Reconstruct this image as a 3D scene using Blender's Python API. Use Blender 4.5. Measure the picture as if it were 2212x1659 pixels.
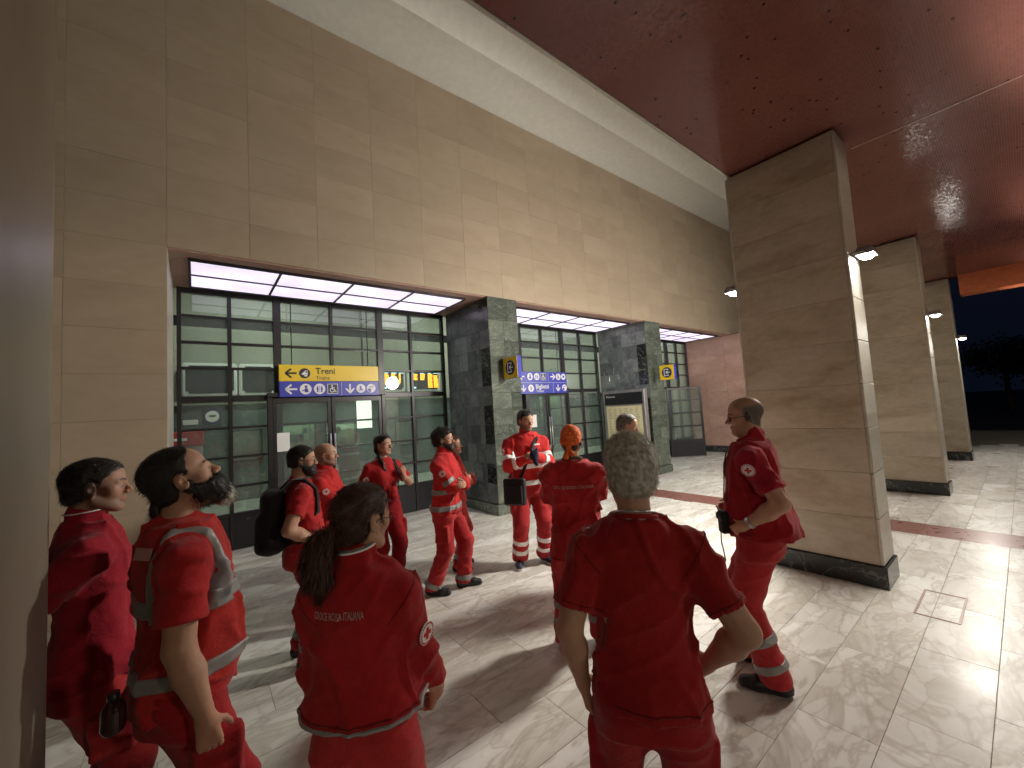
import bpy, bmesh, math, random
import numpy as np
from mathutils import Vector, Matrix
from mathutils.bvhtree import BVHTree

for o in list(bpy.data.objects):
    bpy.data.objects.remove(o)
scene = bpy.context.scene
COL = scene.collection
rad = math.radians

# ------------------------------------------------------------------ camera
EYE = Vector((0, 0, 1.85))
pitch, roll, yaw = rad(3.81), rad(-3.46), rad(51.76)
fw = Vector((math.cos(yaw)*math.cos(pitch), math.sin(yaw)*math.cos(pitch), math.sin(pitch)))
r0 = Vector((math.sin(yaw), -math.cos(yaw), 0))
u0 = r0.cross(fw)
cr = r0*math.cos(roll) + u0*math.sin(roll)
cu = -r0*math.sin(roll) + u0*math.cos(roll)
cam = bpy.data.objects.new('camera', bpy.data.cameras.new('camera'))
COL.objects.link(cam)
cam.matrix_world = Matrix(((cr.x, cu.x, -fw.x, EYE.x), (cr.y, cu.y, -fw.y, EYE.y), (cr.z, cu.z, -fw.z, EYE.z), (0, 0, 0, 1)))
cam.data.sensor_width = 36
cam.data.lens = 36*870/2212
cam.data.clip_start = 0.05
cam.data.clip_end = 2000
scene.camera = cam

# ------------------------------------------------------------------ night sky
world = bpy.data.worlds.new('World')
scene.world = world
world.use_nodes = True
wn = world.node_tree
sky = wn.nodes.new('ShaderNodeTexSky')
sky.sky_type = 'NISHITA'
sky.sun_disc = False
sky.sun_elevation = rad(-5)
sky.sun_rotation = rad(200)
bgn = wn.nodes['Background']
bgn.inputs['Strength'].default_value = 0.1
addn = wn.nodes.new('ShaderNodeVectorMath')          # faint navy glow of the town over the Nishita twilight
addn.operation = 'ADD'
addn.inputs[1].default_value = (.009, .015, .036)
wn.links.new(sky.outputs[0], addn.inputs[0])
wn.links.new(addn.outputs[0], bgn.inputs['Color'])

# ------------------------------------------------------------------ exposure
vs = scene.view_settings
vs.view_transform = 'Standard'
vs.look = 'None'
vs.exposure = 1.1
vs.gamma = 1.0
LAMP_W = 120.0         # floodlights on the piers, watts
PANEL_E = .50         # backlit soffit panels
HALL_W = 60.0         # ceiling lamps of the ticket hall

# ------------------------------------------------------------------ small helpers
def mesh_obj(name, me, mat=None, parent=None, loc=(0, 0, 0), label=None, cat=None, group=None, kind=None, rotz=0.0):
    o = bpy.data.objects.new(name, me)
    COL.objects.link(o)
    o.location = loc
    if rotz:
        o.rotation_euler = (0, 0, rotz)
    if parent is not None:
        o.parent = parent
        if parent.type == 'EMPTY' or parent.get('_base'):
            b = Vector(parent.get('_wb', (0, 0, 0)))
            o.location = Vector(loc) - b
            o['_wb'] = tuple(Vector(loc))
            o['_base'] = 1
    else:
        o['_wb'] = tuple(Vector(loc))
        o['_base'] = 1
    if mat is not None and me is not None and len(me.materials) == 0:
        me.materials.append(mat)
    tag(o, label, cat, group, kind)
    return o

def tag(o, label=None, cat=None, group=None, kind=None):
    if label: o['label'] = label
    if cat: o['category'] = cat
    if group: o['group'] = group
    if kind: o['kind'] = kind
    return o

def empty(name, loc, label, cat, group=None):
    o = bpy.data.objects.new(name, None)
    COL.objects.link(o)
    o.location = loc
    o.empty_display_size = 0.1
    o['_wb'] = tuple(Vector(loc))
    return tag(o, label, cat, group)

def bm_mesh(bm, name='m', smooth=False):
    me = bpy.data.meshes.new(name)
    bm.to_mesh(me)
    bm.free()
    if smooth:
        me.polygons.foreach_set('use_smooth', [True]*len(me.polygons))
    return me

_boxes = {}
def box_mesh(sx, sy, sz, bev=0.0, mat=None):
    key = (round(sx, 4), round(sy, 4), round(sz, 4), bev, mat.name if mat else None)
    if key in _boxes:
        return _boxes[key]
    bm = bmesh.new()
    bmesh.ops.create_cube(bm, size=1)
    bmesh.ops.scale(bm, vec=(sx, sy, sz), verts=bm.verts)
    if bev > 0:
        bmesh.ops.bevel(bm, geom=bm.edges[:], offset=bev, segments=1, affect='EDGES')
    me = bm_mesh(bm)
    if mat: me.materials.append(mat)
    _boxes[key] = me
    return me

def box(name, lo, hi, mat, parent=None, bev=0.0, **kw):
    lo = Vector(lo); hi = Vector(hi); s = hi - lo
    return mesh_obj(name, box_mesh(s.x, s.y, s.z, bev, mat), None, parent, (lo+hi)/2, **kw)

def tube_bm(bm, pts, r, seg=8, closed=False):
    pts = [Vector(p) for p in pts]
    n = len(pts); rings = []
    up = Vector((0.13, 0.27, 0.95)).normalized()
    for i, p in enumerate(pts):
        if closed: t = pts[(i+1) % n] - pts[i-1]
        else: t = pts[min(i+1, n-1)] - pts[max(i-1, 0)]
        t.normalize()
        a = t.cross(up)
        if a.length < 1e-4: a = t.orthogonal()
        a.normalize(); b = t.cross(a)
        rr = r[i] if hasattr(r, '__len__') else r
        rings.append([bm.verts.new(p + (a*math.cos(2*math.pi*k/seg) + b*math.sin(2*math.pi*k/seg))*rr) for k in range(seg)])
    for i in range(n if closed else n-1):
        A, B = rings[i], rings[(i+1) % n]
        for k in range(seg):
            f = bm.faces.new((A[k], A[(k+1) % seg], B[(k+1) % seg], B[k])); f.smooth = True
    if not closed:
        bm.faces.new(rings[0][::-1]); bm.faces.new(rings[-1])
    return bm

def ribbon_bm(bm, pts, nrm, w, th):
    """flat strap: swept rectangle, wide along t x n"""
    pts = [Vector(p) for p in pts]; n = len(pts); rings = []
    for i, p in enumerate(pts):
        t = (pts[min(i+1, n-1)] - pts[max(i-1, 0)]).normalized()
        nn = Vector(nrm[i]) if hasattr(nrm[0], '__len__') else Vector(nrm)
        nn = (nn - t*nn.dot(t)).normalized()
        s = t.cross(nn)
        rings.append([bm.verts.new(p + s*a*w/2 + nn*b*th/2) for a, b in ((-1, -1), (1, -1), (1, 1), (-1, 1))])
    for i in range(n-1):
        for k in range(4):
            bm.faces.new((rings[i][k], rings[i][(k+1) % 4], rings[i+1][(k+1) % 4], rings[i+1][k]))
    bm.faces.new(rings[0][::-1]); bm.faces.new(rings[-1])
    return bm

def prism_mesh(polys, th, frame):
    """polys: lists of (u,v); frame maps (u,v,w) to 3-D"""
    bm = bmesh.new()
    for poly in polys:
        n = len(poly)
        A = [bm.verts.new(frame(u, v, 0)) for u, v in poly]
        B = [bm.verts.new(frame(u, v, th)) for u, v in poly]
        bm.faces.new(B); bm.faces.new(A[::-1])
        for i in range(n):
            bm.faces.new((A[i], A[(i+1) % n], B[(i+1) % n], B[i]))
    bmesh.ops.recalc_face_normals(bm, faces=bm.faces[:])
    bmesh.ops.triangulate(bm, faces=[f for f in bm.faces if len(f.verts) > 4])
    return bm_mesh(bm)

def circ(cx, cy, r, n=28, ry=None):
    ry = ry or r
    return [(cx + r*math.cos(2*math.pi*i/n), cy + ry*math.sin(2*math.pi*i/n)) for i in range(n)]
def rect(x0, y0, x1, y1): return [(x0, y0), (x1, y0), (x1, y1), (x0, y1)]
def line(x0, y0, x1, y1, w):
    dx, dy = x1-x0, y1-y0; L = math.hypot(dx, dy); nx, ny = -dy/L*w/2, dx/L*w/2
    return [(x0-nx, y0-ny), (x1-nx, y1-ny), (x1+nx, y1+ny), (x0+nx, y0+ny)]
def arrow(cx, cy, s, ang):
    """arrow polygons pointing along ang"""
    c, n = math.cos(ang), math.sin(ang)
    out = []
    for P in (line(-s, 0, s*.75, 0, s*.34), line(s*.95, 0.0, -s*.05, s*.85, s*.34), line(s*.95, 0, -s*.05, -s*.85, s*.34)):
        out.append([(cx + c*x - n*y, cy + n*x + c*y) for x, y in P])
    return out

_txt = {}
def text_mesh(body, size, bold=0.0, xs=1.0):
    cu_ = bpy.data.curves.new('t', 'FONT')
    cu_.body = body; cu_.size = size; cu_.offset = bold; cu_.resolution_u = 3
    o = bpy.data.objects.new('t', cu_); COL.objects.link(o)
    dg = bpy.context.evaluated_depsgraph_get()
    me = bpy.data.meshes.new_from_object(o.evaluated_get(dg))
    bpy.data.objects.remove(o)
    v = np.empty(len(me.vertices)*3); me.vertices.foreach_get('co', v); v = v.reshape(-1, 3)
    v[:, 0] *= xs
    return me, v

# ------------------------------------------------------------------ materials
def new_mat(name):
    m = bpy.data.materials.new(name); m.use_nodes = True
    nt = m.node_tree; b = nt.nodes['Principled BSDF']
    return m, nt, b
def N(nt, t, **kw):
    n = nt.nodes.new(t)
    for k, v in kw.items():
        if k in n.inputs.keys() if hasattr(n.inputs, 'keys') else False: n.inputs[k].default_value = v
        else: setattr(n, k, v)
    return n
def ramp(nt, src, stops):
    r = nt.nodes.new('ShaderNodeValToRGB')
    el = r.color_ramp.elements
    while len(el) < len(stops): el.new(0.5)
    for e, (p, c) in zip(el, stops):
        e.position = p; e.color = (*c, 1) if len(c) == 3 else c
    nt.links.new(src, r.inputs[0])
    return r.outputs[0]
def mixc(nt, fac, a, b, mode='MIX'):
    m = nt.nodes.new('ShaderNodeMix'); m.data_type = 'RGBA'; m.blend_type = mode
    for sock, v in ((m.inputs[0], fac), (m.inputs[6], a), (m.inputs[7], b)):
        if hasattr(v, 'is_output'): nt.links.new(v, sock)
        elif hasattr(v, '__len__'): sock.default_value = (*v, 1) if len(v) == 3 else v
        else: sock.default_value = v
    return m.outputs[2]
def math_n(nt, op, a, b=0.0):
    m = nt.nodes.new('ShaderNodeMath'); m.operation = op
    for s, v in ((m.inputs[0], a), (m.inputs[1], b)):
        if hasattr(v, 'is_output'): nt.links.new(v, s)
        else: s.default_value = v
    return m.outputs[0]
def coords(nt, rnd=0.0, scale=(1, 1, 1), world_pos=True):
    """world position (or object), shifted per object so neighbouring slabs differ"""
    if world_pos:
        g = nt.nodes.new('ShaderNodeNewGeometry'); src = g.outputs['Position']
    else:
        g = nt.nodes.new('ShaderNodeTexCoord'); src = g.outputs['Object']
    mp = nt.nodes.new('ShaderNodeMapping'); mp.inputs['Scale'].default_value = scale
    nt.links.new(src, mp.inputs['Vector'])
    out = mp.outputs[0]
    if rnd:
        oi = nt.nodes.new('ShaderNodeObjectInfo')
        vm = nt.nodes.new('ShaderNodeVectorMath'); vm.operation = 'MULTIPLY_ADD'
        cx = nt.nodes.new('ShaderNodeCombineXYZ')
        for i, k in enumerate((1.0, 1.7, 2.3)):
            nt.links.new(math_n(nt, 'MULTIPLY', oi.outputs['Random'], rnd*k), cx.inputs[i])
        vm.inputs[1].default_value = (1, 1, 1)
        nt.links.new(out, vm.inputs[0]); nt.links.new(cx.outputs[0], vm.inputs[2])
        return vm.outputs[0], oi.outputs['Random']
    return out, None
def noise(nt, vec, scale, detail=4, rough=0.55, dist=0.0):
    n = nt.nodes.new('ShaderNodeTexNoise')
    n.inputs['Scale'].default_value = scale; n.inputs['Detail'].default_value = min(detail, 4)
    n.inputs['Roughness'].default_value = rough; n.inputs['Distortion'].default_value = dist
    nt.links.new(vec, n.inputs['Vector'])
    return n.outputs['Fac']
def bump(nt, b, h, strength=0.3, dist=0.01):
    n = nt.nodes.new('ShaderNodeBump'); n.inputs['Strength'].default_value = strength; n.inputs['Distance'].default_value = dist
    nt.links.new(h, n.inputs['Height']); nt.links.new(n.outputs[0], b.inputs['Normal'])

def plain(name, col, rough=0.5, metal=0.0, spec=0.5, nz=0.06, bscale=60, bstr=0.05):
    m, nt, b = new_mat(name)
    v, _ = coords(nt, world_pos=False)
    f = noise(nt, v, 9, 5)
    c = mixc(nt, f, [max(0, x*(1-nz*2)) for x in col], [min(1, x*(1+nz*2)) for x in col])
    nt.links.new(c, b.inputs['Base Color'])
    b.inputs['Roughness'].default_value = rough; b.inputs['Metallic'].default_value = metal
    b.inputs['Specular IOR Level'].default_value = spec
    if bstr: bump(nt, b, noise(nt, v, bscale, 3), bstr, 0.004)
    return m

def stone(name, c0, c1, c2, rough=0.55, sc=1.0, rnd=40.0, veins=0.0, vcol=(.7, .7, .65), tone=0.35, zst=2.2, bstr=0.12):
    m, nt, b = new_mat(name)
    v, rn = coords(nt, rnd, (sc, sc, sc*zst))
    big = noise(nt, v, 0.9, 5, .6, .6)
    fine = noise(nt, v, 7, 6, .65, .3)
    c = ramp(nt, big, [(.28, c0), (.5, c1), (.72, c2)])
    c = mixc(nt, 0.3, c, ramp(nt, fine, [(.3, c0), (.7, c2)]))
    if veins:
        w = noise(nt, v, 1.6, 7, .62, 1.6)
        d = math_n(nt, 'ABSOLUTE', math_n(nt, 'SUBTRACT', w, 0.5))
        vf = ramp(nt, d, [(0.0, (veins,)*3), (.018, (0, 0, 0))])
        c = mixc(nt, vf, c, vcol)
    tn = math_n(nt, 'ADD', math_n(nt, 'MULTIPLY', rn, tone), 1-tone/2)
    cc = nt.nodes.new('ShaderNodeVectorMath'); cc.operation = 'SCALE'
    nt.links.new(c, cc.inputs[0]); nt.links.new(tn, cc.inputs['Scale'])
    nt.links.new(cc.outputs[0], b.inputs['Base Color'])
    rr = math_n(nt, 'ADD', math_n(nt, 'MULTIPLY', fine, .25), rough-.12)
    nt.links.new(rr, b.inputs['Roughness'])
    bump(nt, b, fine, bstr, 0.006)
    return m

M = {}
M['facade'] = stone('facade_travertine', (.36, .275, .19), (.41, .32, .23), (.445, .355, .26), .6, .9, 40, tone=.10, bstr=.06)
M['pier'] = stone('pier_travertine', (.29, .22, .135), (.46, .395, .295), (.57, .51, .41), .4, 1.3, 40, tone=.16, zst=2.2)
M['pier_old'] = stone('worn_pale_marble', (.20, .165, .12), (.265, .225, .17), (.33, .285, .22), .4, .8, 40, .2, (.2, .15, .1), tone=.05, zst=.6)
M['pier_grey'] = stone('pier_pale_marble', (.40, .37, .31), (.50, .47, .40), (.58, .55, .48), .35, 1.0, 40, .35, (.33, .27, .2), tone=.15)
M['pink'] = stone('pink_marble', (.30, .17, .13), (.40, .24, .19), (.47, .31, .25), .35, 1.0, 40, .35, (.55, .45, .4), tone=.2)
M['green'] = stone('green_marble', (.045, .058, .048), (.085, .10, .082), (.15, .165, .135), .18, 1.0, 60, .38, (.36, .38, .32), tone=.5, zst=2.6, bstr=.03)
M['greygreen'] = stone('grey_green_marble', (.05, .06, .062), (.12, .135, .135), (.22, .235, .23), .2, 1.0, 60, .25, (.45, .47, .46), tone=.5, zst=1.1, bstr=.03)
M['black'] = stone('black_marble', (.012, .013, .013), (.02, .022, .021), (.035, .037, .035), .16, 1.2, 40, .45, (.3, .31, .3), tone=.3, zst=1, bstr=.02)
M['redstrip'] = stone('red_marble', (.20, .075, .06), (.25, .10, .08), (.29, .12, .10), .3, 1.4, 40, .08, (.42, .25, .2), tone=.15, zst=1)
M['grout'] = plain('grout', (.24, .20, .15), .9)
M['plaster_shaded'] = plain('shaded_plaster', (.56, .55, .50), .7, bscale=25, bstr=.03)  # beam soffit's shade put into the colour, darker than the cove plaster
M['plaster'] = plain('white_plaster', (.78, .77, .72), .7, bscale=25, bstr=.03)
M['bronze'] = plain('dark_bronze', (.035, .033, .035), .35, .6)
M['kick'] = plain('dark_kick_panel', (.02, .02, .023), .35, .3)
M['steel'] = plain('brushed_steel', (.55, .55, .55), .3, .9)
M['alu'] = plain('grey_aluminium', (.36, .34, .33), .4, .7)
M['yellow'] = plain('sign_yellow', (.80, .56, .02), .35, nz=.02, bstr=0)
M['blue'] = plain('sign_blue', (.035, .045, .42), .35, nz=.02, bstr=0)
M['navy'] = plain('sign_navy', (.012, .014, .07), .35, nz=.02, bstr=0)
M['ink'] = plain('sign_black', (.012, .012, .014), .4, nz=.02, bstr=0)
M['signw'] = plain('sign_white', (.80, .80, .80), .4, nz=.02, bstr=0)
M['paper'] = plain('poster_paper', (.66, .60, .36), .6, nz=.05, bstr=0)
M['white'] = plain('white_paint', (.78, .78, .76), .5)
M['hallbeige'] = plain('hall_beige_wall', (.30, .31, .25), .6, nz=.1)
M['hallgreen'] = stone('hall_green_marble', (.045, .065, .058), (.075, .105, .092), (.11, .145, .128), .3, .8, 40, .3, (.3, .36, .32), tone=.3, zst=1)
M['hallfloor'] = stone('hall_floor', (.30, .32, .27), (.40, .42, .36), (.48, .50, .43), .22, 1, 40, .2, (.3, .28, .22), tone=.2, zst=1)
M['screen'] = plain('dark_screen', (.018, .022, .02), .2, bstr=0)
M['redsign'] = plain('red_panel', (.45, .03, .03), .4)
M['asphalt'] = plain('asphalt', (.04, .04, .042), .8)
M['leaf'] = plain('leaf', (.035, .055, .025), .7, nz=.3, bstr=0)
M['bark'] = plain('bark', (.06, .045, .035), .9, nz=.2)
M['orangefascia'] = plain('orange_fascia', (.62, .17, .07), .5, nz=.15)

def emis(name, col, strength, nzs=0.0, base=(.8, .8, .8)):
    m, nt, b = new_mat(name)
    b.inputs['Base Color'].default_value = (*base, 1)
    b.inputs['Emission Color'].default_value = (*col, 1)
    b.inputs['Emission Strength'].default_value = strength
    if nzs:
        v, rn = coords(nt, 30.0)
        f = noise(nt, v, 1.5, 2)
        s = math_n(nt, 'MULTIPLY', math_n(nt, 'ADD', math_n(nt, 'MULTIPLY', f, nzs*2), 1-nzs), strength)
        nt.links.new(s, b.inputs['Emission Strength'])
    return m
M['panel'] = emis('opal_light_panel', (.86, .75, 1.0), PANEL_E, .5)
M['lamp'] = emis('flood_lens', (1, .98, .93), 30)
M['boothlight'] = emis('booth_tube', (.84, 1.0, .74), 7)
M['booth'] = plain('booth_wall', (.58, .62, .50), .6)
M['led'] = emis('led_orange', (1.0, .36, .02), 2.6, base=(.02, .02, .02))
M['ledw'] = emis('led_cyan', (.5, .9, 1.0), 1.6, base=(.02, .02, .02))
M['hall_lamp'] = emis('hall_lamp_glass', (1.0, .93, .8), 1.4)
M['far_lamp'] = emis('street_lamp_glass', (1.0, .75, .45), 25)

def glass_mat(name, tint, fres=1.5, veil=0.0):
    m, nt, b = new_mat(name)
    nt.nodes.remove(b)
    out = nt.nodes['Material Output']
    tr = nt.nodes.new('ShaderNodeBsdfTransparent'); tr.inputs[0].default_value = (*tint, 1)
    gl = nt.nodes.new('ShaderNodeBsdfGlossy'); gl.inputs['Roughness'].default_value = 0.015
    gl.inputs[0].default_value = (.9, .92, .92, 1)
    fr = nt.nodes.new('ShaderNodeFresnel'); fr.inputs[0].default_value = fres
    g = nt.nodes.new('ShaderNodeNewGeometry')
    nt.links.new(math_n(nt, 'ADD', math_n(nt, 'MULTIPLY', g.outputs['Backfacing'], 1/fres-fres), fres), fr.inputs[0])
    mx = nt.nodes.new('ShaderNodeMixShader')
    nt.links.new(math_n(nt, 'MINIMUM', math_n(nt, 'MULTIPLY', fr.outputs[0], 1.7), 1.0), mx.inputs[0])
    nt.links.new(tr.outputs[0], mx.inputs[1]); nt.links.new(gl.outputs[0], mx.inputs[2])
    df = nt.nodes.new('ShaderNodeBsdfDiffuse'); df.inputs[0].default_value = (.62, .68, .68, 1)  # milky reflection put into the glass as a pale diffuse share
    m2 = nt.nodes.new('ShaderNodeMixShader'); m2.inputs[0].default_value = veil
    nt.links.new(mx.outputs[0], m2.inputs[1]); nt.links.new(df.outputs[0], m2.inputs[2])
    nt.links.new(m2.outputs[0], out.inputs[0])
    return m
M['glass'] = glass_mat('window_glass', (.84, .90, .87), veil=.07)
M['specs'] = glass_mat('spectacle_glass', (.85, .85, .85))

def floor_mat(name):
    m, nt, b = new_mat(name)
    v, rn = coords(nt, 25.0, (.85, 1.9, 1))
    w1 = noise(nt, v, 1.3, 5, .6, .8)
    mp = nt.nodes.new('ShaderNodeVectorMath'); mp.operation = 'MULTIPLY_ADD'
    tn = nt.nodes.new('ShaderNodeTexNoise'); tn.inputs['Scale'].default_value = 2.2; tn.inputs['Detail'].default_value = 4
    nt.links.new(v, tn.inputs['Vector'])
    mp.inputs[1].default_value = (.55, .55, .55)
    nt.links.new(tn.outputs['Color'], mp.inputs[0]); nt.links.new(v, mp.inputs[2])
    vo = nt.nodes.new('ShaderNodeTexVoronoi'); vo.feature = 'DISTANCE_TO_EDGE'; vo.inputs['Scale'].default_value = 2.6
    nt.links.new(mp.outputs[0], vo.inputs['Vector'])
    vc = nt.nodes.new('ShaderNodeTexVoronoi'); vc.inputs['Scale'].default_value = 2.6
    nt.links.new(mp.outputs[0], vc.inputs['Vector'])
    base = ramp(nt, w1, [(.3, (.54, .50, .43)), (.47, (.70, .68, .63)), (.62, (.80, .79, .75))])
    sep = nt.nodes.new('ShaderNodeSeparateColor'); nt.links.new(vc.outputs['Color'], sep.inputs[0])
    base = mixc(nt, ramp(nt, sep.outputs[0], [(.45, (0, 0, 0)), (.9, (.55, .55, .55))]), base, (.80, .79, .75))
    base = mixc(nt, ramp(nt, sep.outputs[1], [(.6, (0, 0, 0)), (.95, (.4, .4, .4))]), base, (.50, .45, .38))
    base = mixc(nt, ramp(nt, vo.outputs['Distance'], [(.0, (.34, .34, .34)), (.05, (0, 0, 0))]), base, (.40, .34, .27))
    w2 = noise(nt, v, 1.3, 8, .6, .9)
    d = math_n(nt, 'ABSOLUTE', math_n(nt, 'SUBTRACT', w2, .5))
    base = mixc(nt, ramp(nt, d, [(0, (.55, .55, .55)), (.045, (0, 0, 0))]), base, (.40, .34, .27))
    tnn = math_n(nt, 'ADD', math_n(nt, 'MULTIPLY', rn, .14), .93)
    cc = nt.nodes.new('ShaderNodeVectorMath'); cc.operation = 'SCALE'
    nt.links.new(base, cc.inputs[0]); nt.links.new(tnn, cc.inputs['Scale'])
    nt.links.new(cc.outputs[0], b.inputs['Base Color'])
    dirt = noise(nt, coords(nt)[0], 2.0, 5)
    nt.links.new(math_n(nt, 'ADD', math_n(nt, 'MULTIPLY', dirt, .3), .16), b.inputs['Roughness'])
    b.inputs['Specular IOR Level'].default_value = 0.35
    bump(nt, b, noise(nt, v, 14, 3), .03, .004)
    return m
M['floor'] = floor_mat('polished_marble_floor')

def mosaic_mat(name, c_dark, c_mid, c_hi):
    m, nt, b = new_mat(name)
    v, _ = coords(nt)
    sz = 52.0
    sc = nt.nodes.new('ShaderNodeVectorMath'); sc.operation = 'SCALE'; sc.inputs['Scale'].default_value = sz
    nt.links.new(v, sc.inputs[0])
    fl = nt.nodes.new('ShaderNodeVectorMath'); fl.operation = 'FLOOR'; nt.links.new(sc.outputs[0], fl.inputs[0])
    fr = nt.nodes.new('ShaderNodeVectorMath'); fr.operation = 'FRACTION'; nt.links.new(sc.outputs[0], fr.inputs[0])
    wnz = nt.nodes.new('ShaderNodeTexWhiteNoise'); nt.links.new(fl.outputs[0], wnz.inputs['Vector'])
    sx = nt.nodes.new('ShaderNodeSeparateXYZ'); nt.links.new(fr.outputs[0], sx.inputs[0])
    def edge(s):
        return math_n(nt, 'ABSOLUTE', math_n(nt, 'SUBTRACT', s, .5))
    e = math_n(nt, 'MAXIMUM', edge(sx.outputs[0]), edge(sx.outputs[1]))
    gr = math_n(nt, 'GREATER_THAN', e, .43)
    big = noise(nt, v, .8, 6, .6, .5)
    c = ramp(nt, big, [(.3, c_dark), (.5, c_mid), (.75, c_hi)])
    c = mixc(nt, math_n(nt, 'MULTIPLY', wnz.outputs['Value'], .6), c, c_dark)
    c = mixc(nt, math_n(nt, 'LESS_THAN', wnz.outputs['Value'], .004), c, (.015, .006, .005))
    c = mixc(nt, math_n(nt, 'MULTIPLY', gr, .22), c, (.12, .05, .04))
    nt.links.new(c, b.inputs['Base Color'])
    b.inputs['Specular IOR Level'].default_value = .17
    nt.links.new(math_n(nt, 'ADD', math_n(nt, 'MULTIPLY', gr, .15), .13), b.inputs['Roughness'])
    g = nt.nodes.new('ShaderNodeNewGeometry')
    ad = nt.nodes.new('ShaderNodeVectorMath'); ad.operation = 'MULTIPLY_ADD'; ad.inputs[1].default_value = (.06, .06, .06)
    sb = nt.nodes.new('ShaderNodeVectorMath'); sb.operation = 'SUBTRACT'; sb.inputs[1].default_value = (.5, .5, .5)
    nt.links.new(wnz.outputs['Color'], sb.inputs[0]); nt.links.new(sb.outputs[0], ad.inputs[0]); nt.links.new(g.outputs['Normal'], ad.inputs[2])
    nm = nt.nodes.new('ShaderNodeVectorMath'); nm.operation = 'NORMALIZE'; nt.links.new(ad.outputs[0], nm.inputs[0])
    nt.links.new(nm.outputs[0], b.inputs['Normal'])
    return m
M['mosaic'] = mosaic_mat('red_mosaic', (.15, .052, .041), (.20, .075, .059), (.24, .10, .078))

def cloth(name, col, rough=.85, var=.2, fine=420):
    m, nt, b = new_mat(name)
    v, _ = coords(nt, world_pos=False)
    f = math_n(nt, 'ADD', math_n(nt, 'MULTIPLY', noise(nt, v, 3, 5), .6), math_n(nt, 'MULTIPLY', noise(nt, v, 40, 4), .4))
    f = ramp(nt, f, [(.35, (0, 0, 0)), (.65, (1, 1, 1))])
    c = mixc(nt, f, [x*(1-var) for x in col], [min(1, x*(1+var)) for x in col])
    nt.links.new(c, b.inputs['Base Color'])
    b.inputs['Roughness'].default_value = rough
    b.inputs['Specular IOR Level'].default_value = .18
    b.inputs['Sheen Weight'].default_value = .12
    b.inputs['Sheen Roughness'].default_value = .5
    h = math_n(nt, 'ADD', math_n(nt, 'MULTIPLY', noise(nt, v, fine, 2), .6), math_n(nt, 'MULTIPLY', noise(nt, v, 22, 4, .6, 1.6), 4.0))
    bump(nt, b, h, .3, .004)
    return m
M['tee'] = cloth('red_cotton', (.43, .020, .022))
M['tee_dark'] = cloth('deep_red_cotton', (.30, .012, .013))
M['polo'] = cloth('crimson_pique', (.34, .012, .026))
M['jacket'] = cloth('red_work_jacket', (.54, .026, .026))
M['fleece'] = cloth('red_fleece', (.33, .014, .016), .95)
M['vest'] = cloth('orange_red_vest', (.42, .024, .020))
M['vest_dark'] = cloth('dark_red_vest', (.30, .008, .014))
M['trouser'] = cloth('red_work_trousers', (.42, .028, .030))
M['trouser_dark'] = cloth('deep_red_trousers', (.30, .010, .014))
M['seam'] = cloth('dark_red_seam', (.17, .006, .008))
M['tape'] = plain('grey_reflective_tape', (.26, .255, .245), .45, .15, nz=.06, bscale=300, bstr=.1)
M['tape_bright'] = plain('white_reflective_tape', (.85, .85, .83), .35, .1, nz=.04)
M['blackcloth'] = cloth('black_nylon', (.012, .012, .014), .6)
M['navycloth'] = cloth('navy_fabric', (.015, .018, .05), .7)
M['shoe'] = plain('black_shoe_leather', (.016, .016, .017), .45, nz=.2)
M['shoe_navy'] = plain('navy_sneaker', (.02, .025, .05), .6, nz=.2)
M['sole_w'] = plain('pale_sole', (.55, .55, .52), .6)
M['sole_b'] = plain('dark_sole', (.02, .02, .02), .7)
M['shirtw'] = cloth('white_cotton', (.7, .7, .68))
M['camo'] = plain('camo_scarf', (.10, .09, .06), .9, nz=.8)
M['dark'] = plain('black_plastic', (.015, .015, .017), .3)
M['gold'] = plain('gold_metal', (.8, .55, .2), .3, .9)
M['redcross'] = plain('red_print', (.55, .01, .015), .6, bstr=0)
M['print'] = plain('faded_white_print', (.52, .26, .25), .7, bstr=0)
M['bottle'] = plain('blue_cap', (.02, .04, .2), .4)

def bandana_mat():
    m, nt, b = new_mat('orange_paisley')
    v, _ = coords(nt, world_pos=False)
    vo = nt.nodes.new('ShaderNodeTexVoronoi'); vo.inputs['Scale'].default_value = 42
    nt.links.new(v, vo.inputs['Vector'])
    c = ramp(nt, vo.outputs['Distance'], [(.15, (.75, .12, .01)), (.32, (.80, .35, .12)), (.4, (.72, .10, .01))])
    nt.links.new(c, b.inputs['Base Color']); b.inputs['Roughness'].default_value = .85
    return m
M['bandana'] = bandana_mat()

def skin_mat():
    m, nt, b = new_mat('skin')
    at = nt.nodes.new('ShaderNodeAttribute'); at.attribute_name = 'col'
    v, _ = coords(nt, world_pos=False)
    f = noise(nt, v, 26, 5, .6)
    sc = nt.nodes.new('ShaderNodeVectorMath'); sc.operation = 'SCALE'
    nt.links.new(at.outputs['Color'], sc.inputs[0]); nt.links.new(math_n(nt, 'ADD', math_n(nt, 'MULTIPLY', f, .36), .82), sc.inputs['Scale'])
    nt.links.new(sc.outputs[0], b.inputs['Base Color'])
    b.inputs['Roughness'].default_value = .52
    b.inputs['Specular IOR Level'].default_value = .35
    b.inputs['Subsurface Weight'].default_value = .12
    b.inputs['Subsurface Radius'].default_value = (.01, .004, .002)
    b.inputs['Subsurface Scale'].default_value = .5
    bump(nt, b, noise(nt, v, 160, 3), .12, .003)
    return m
M['skin'] = skin_mat()
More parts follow.
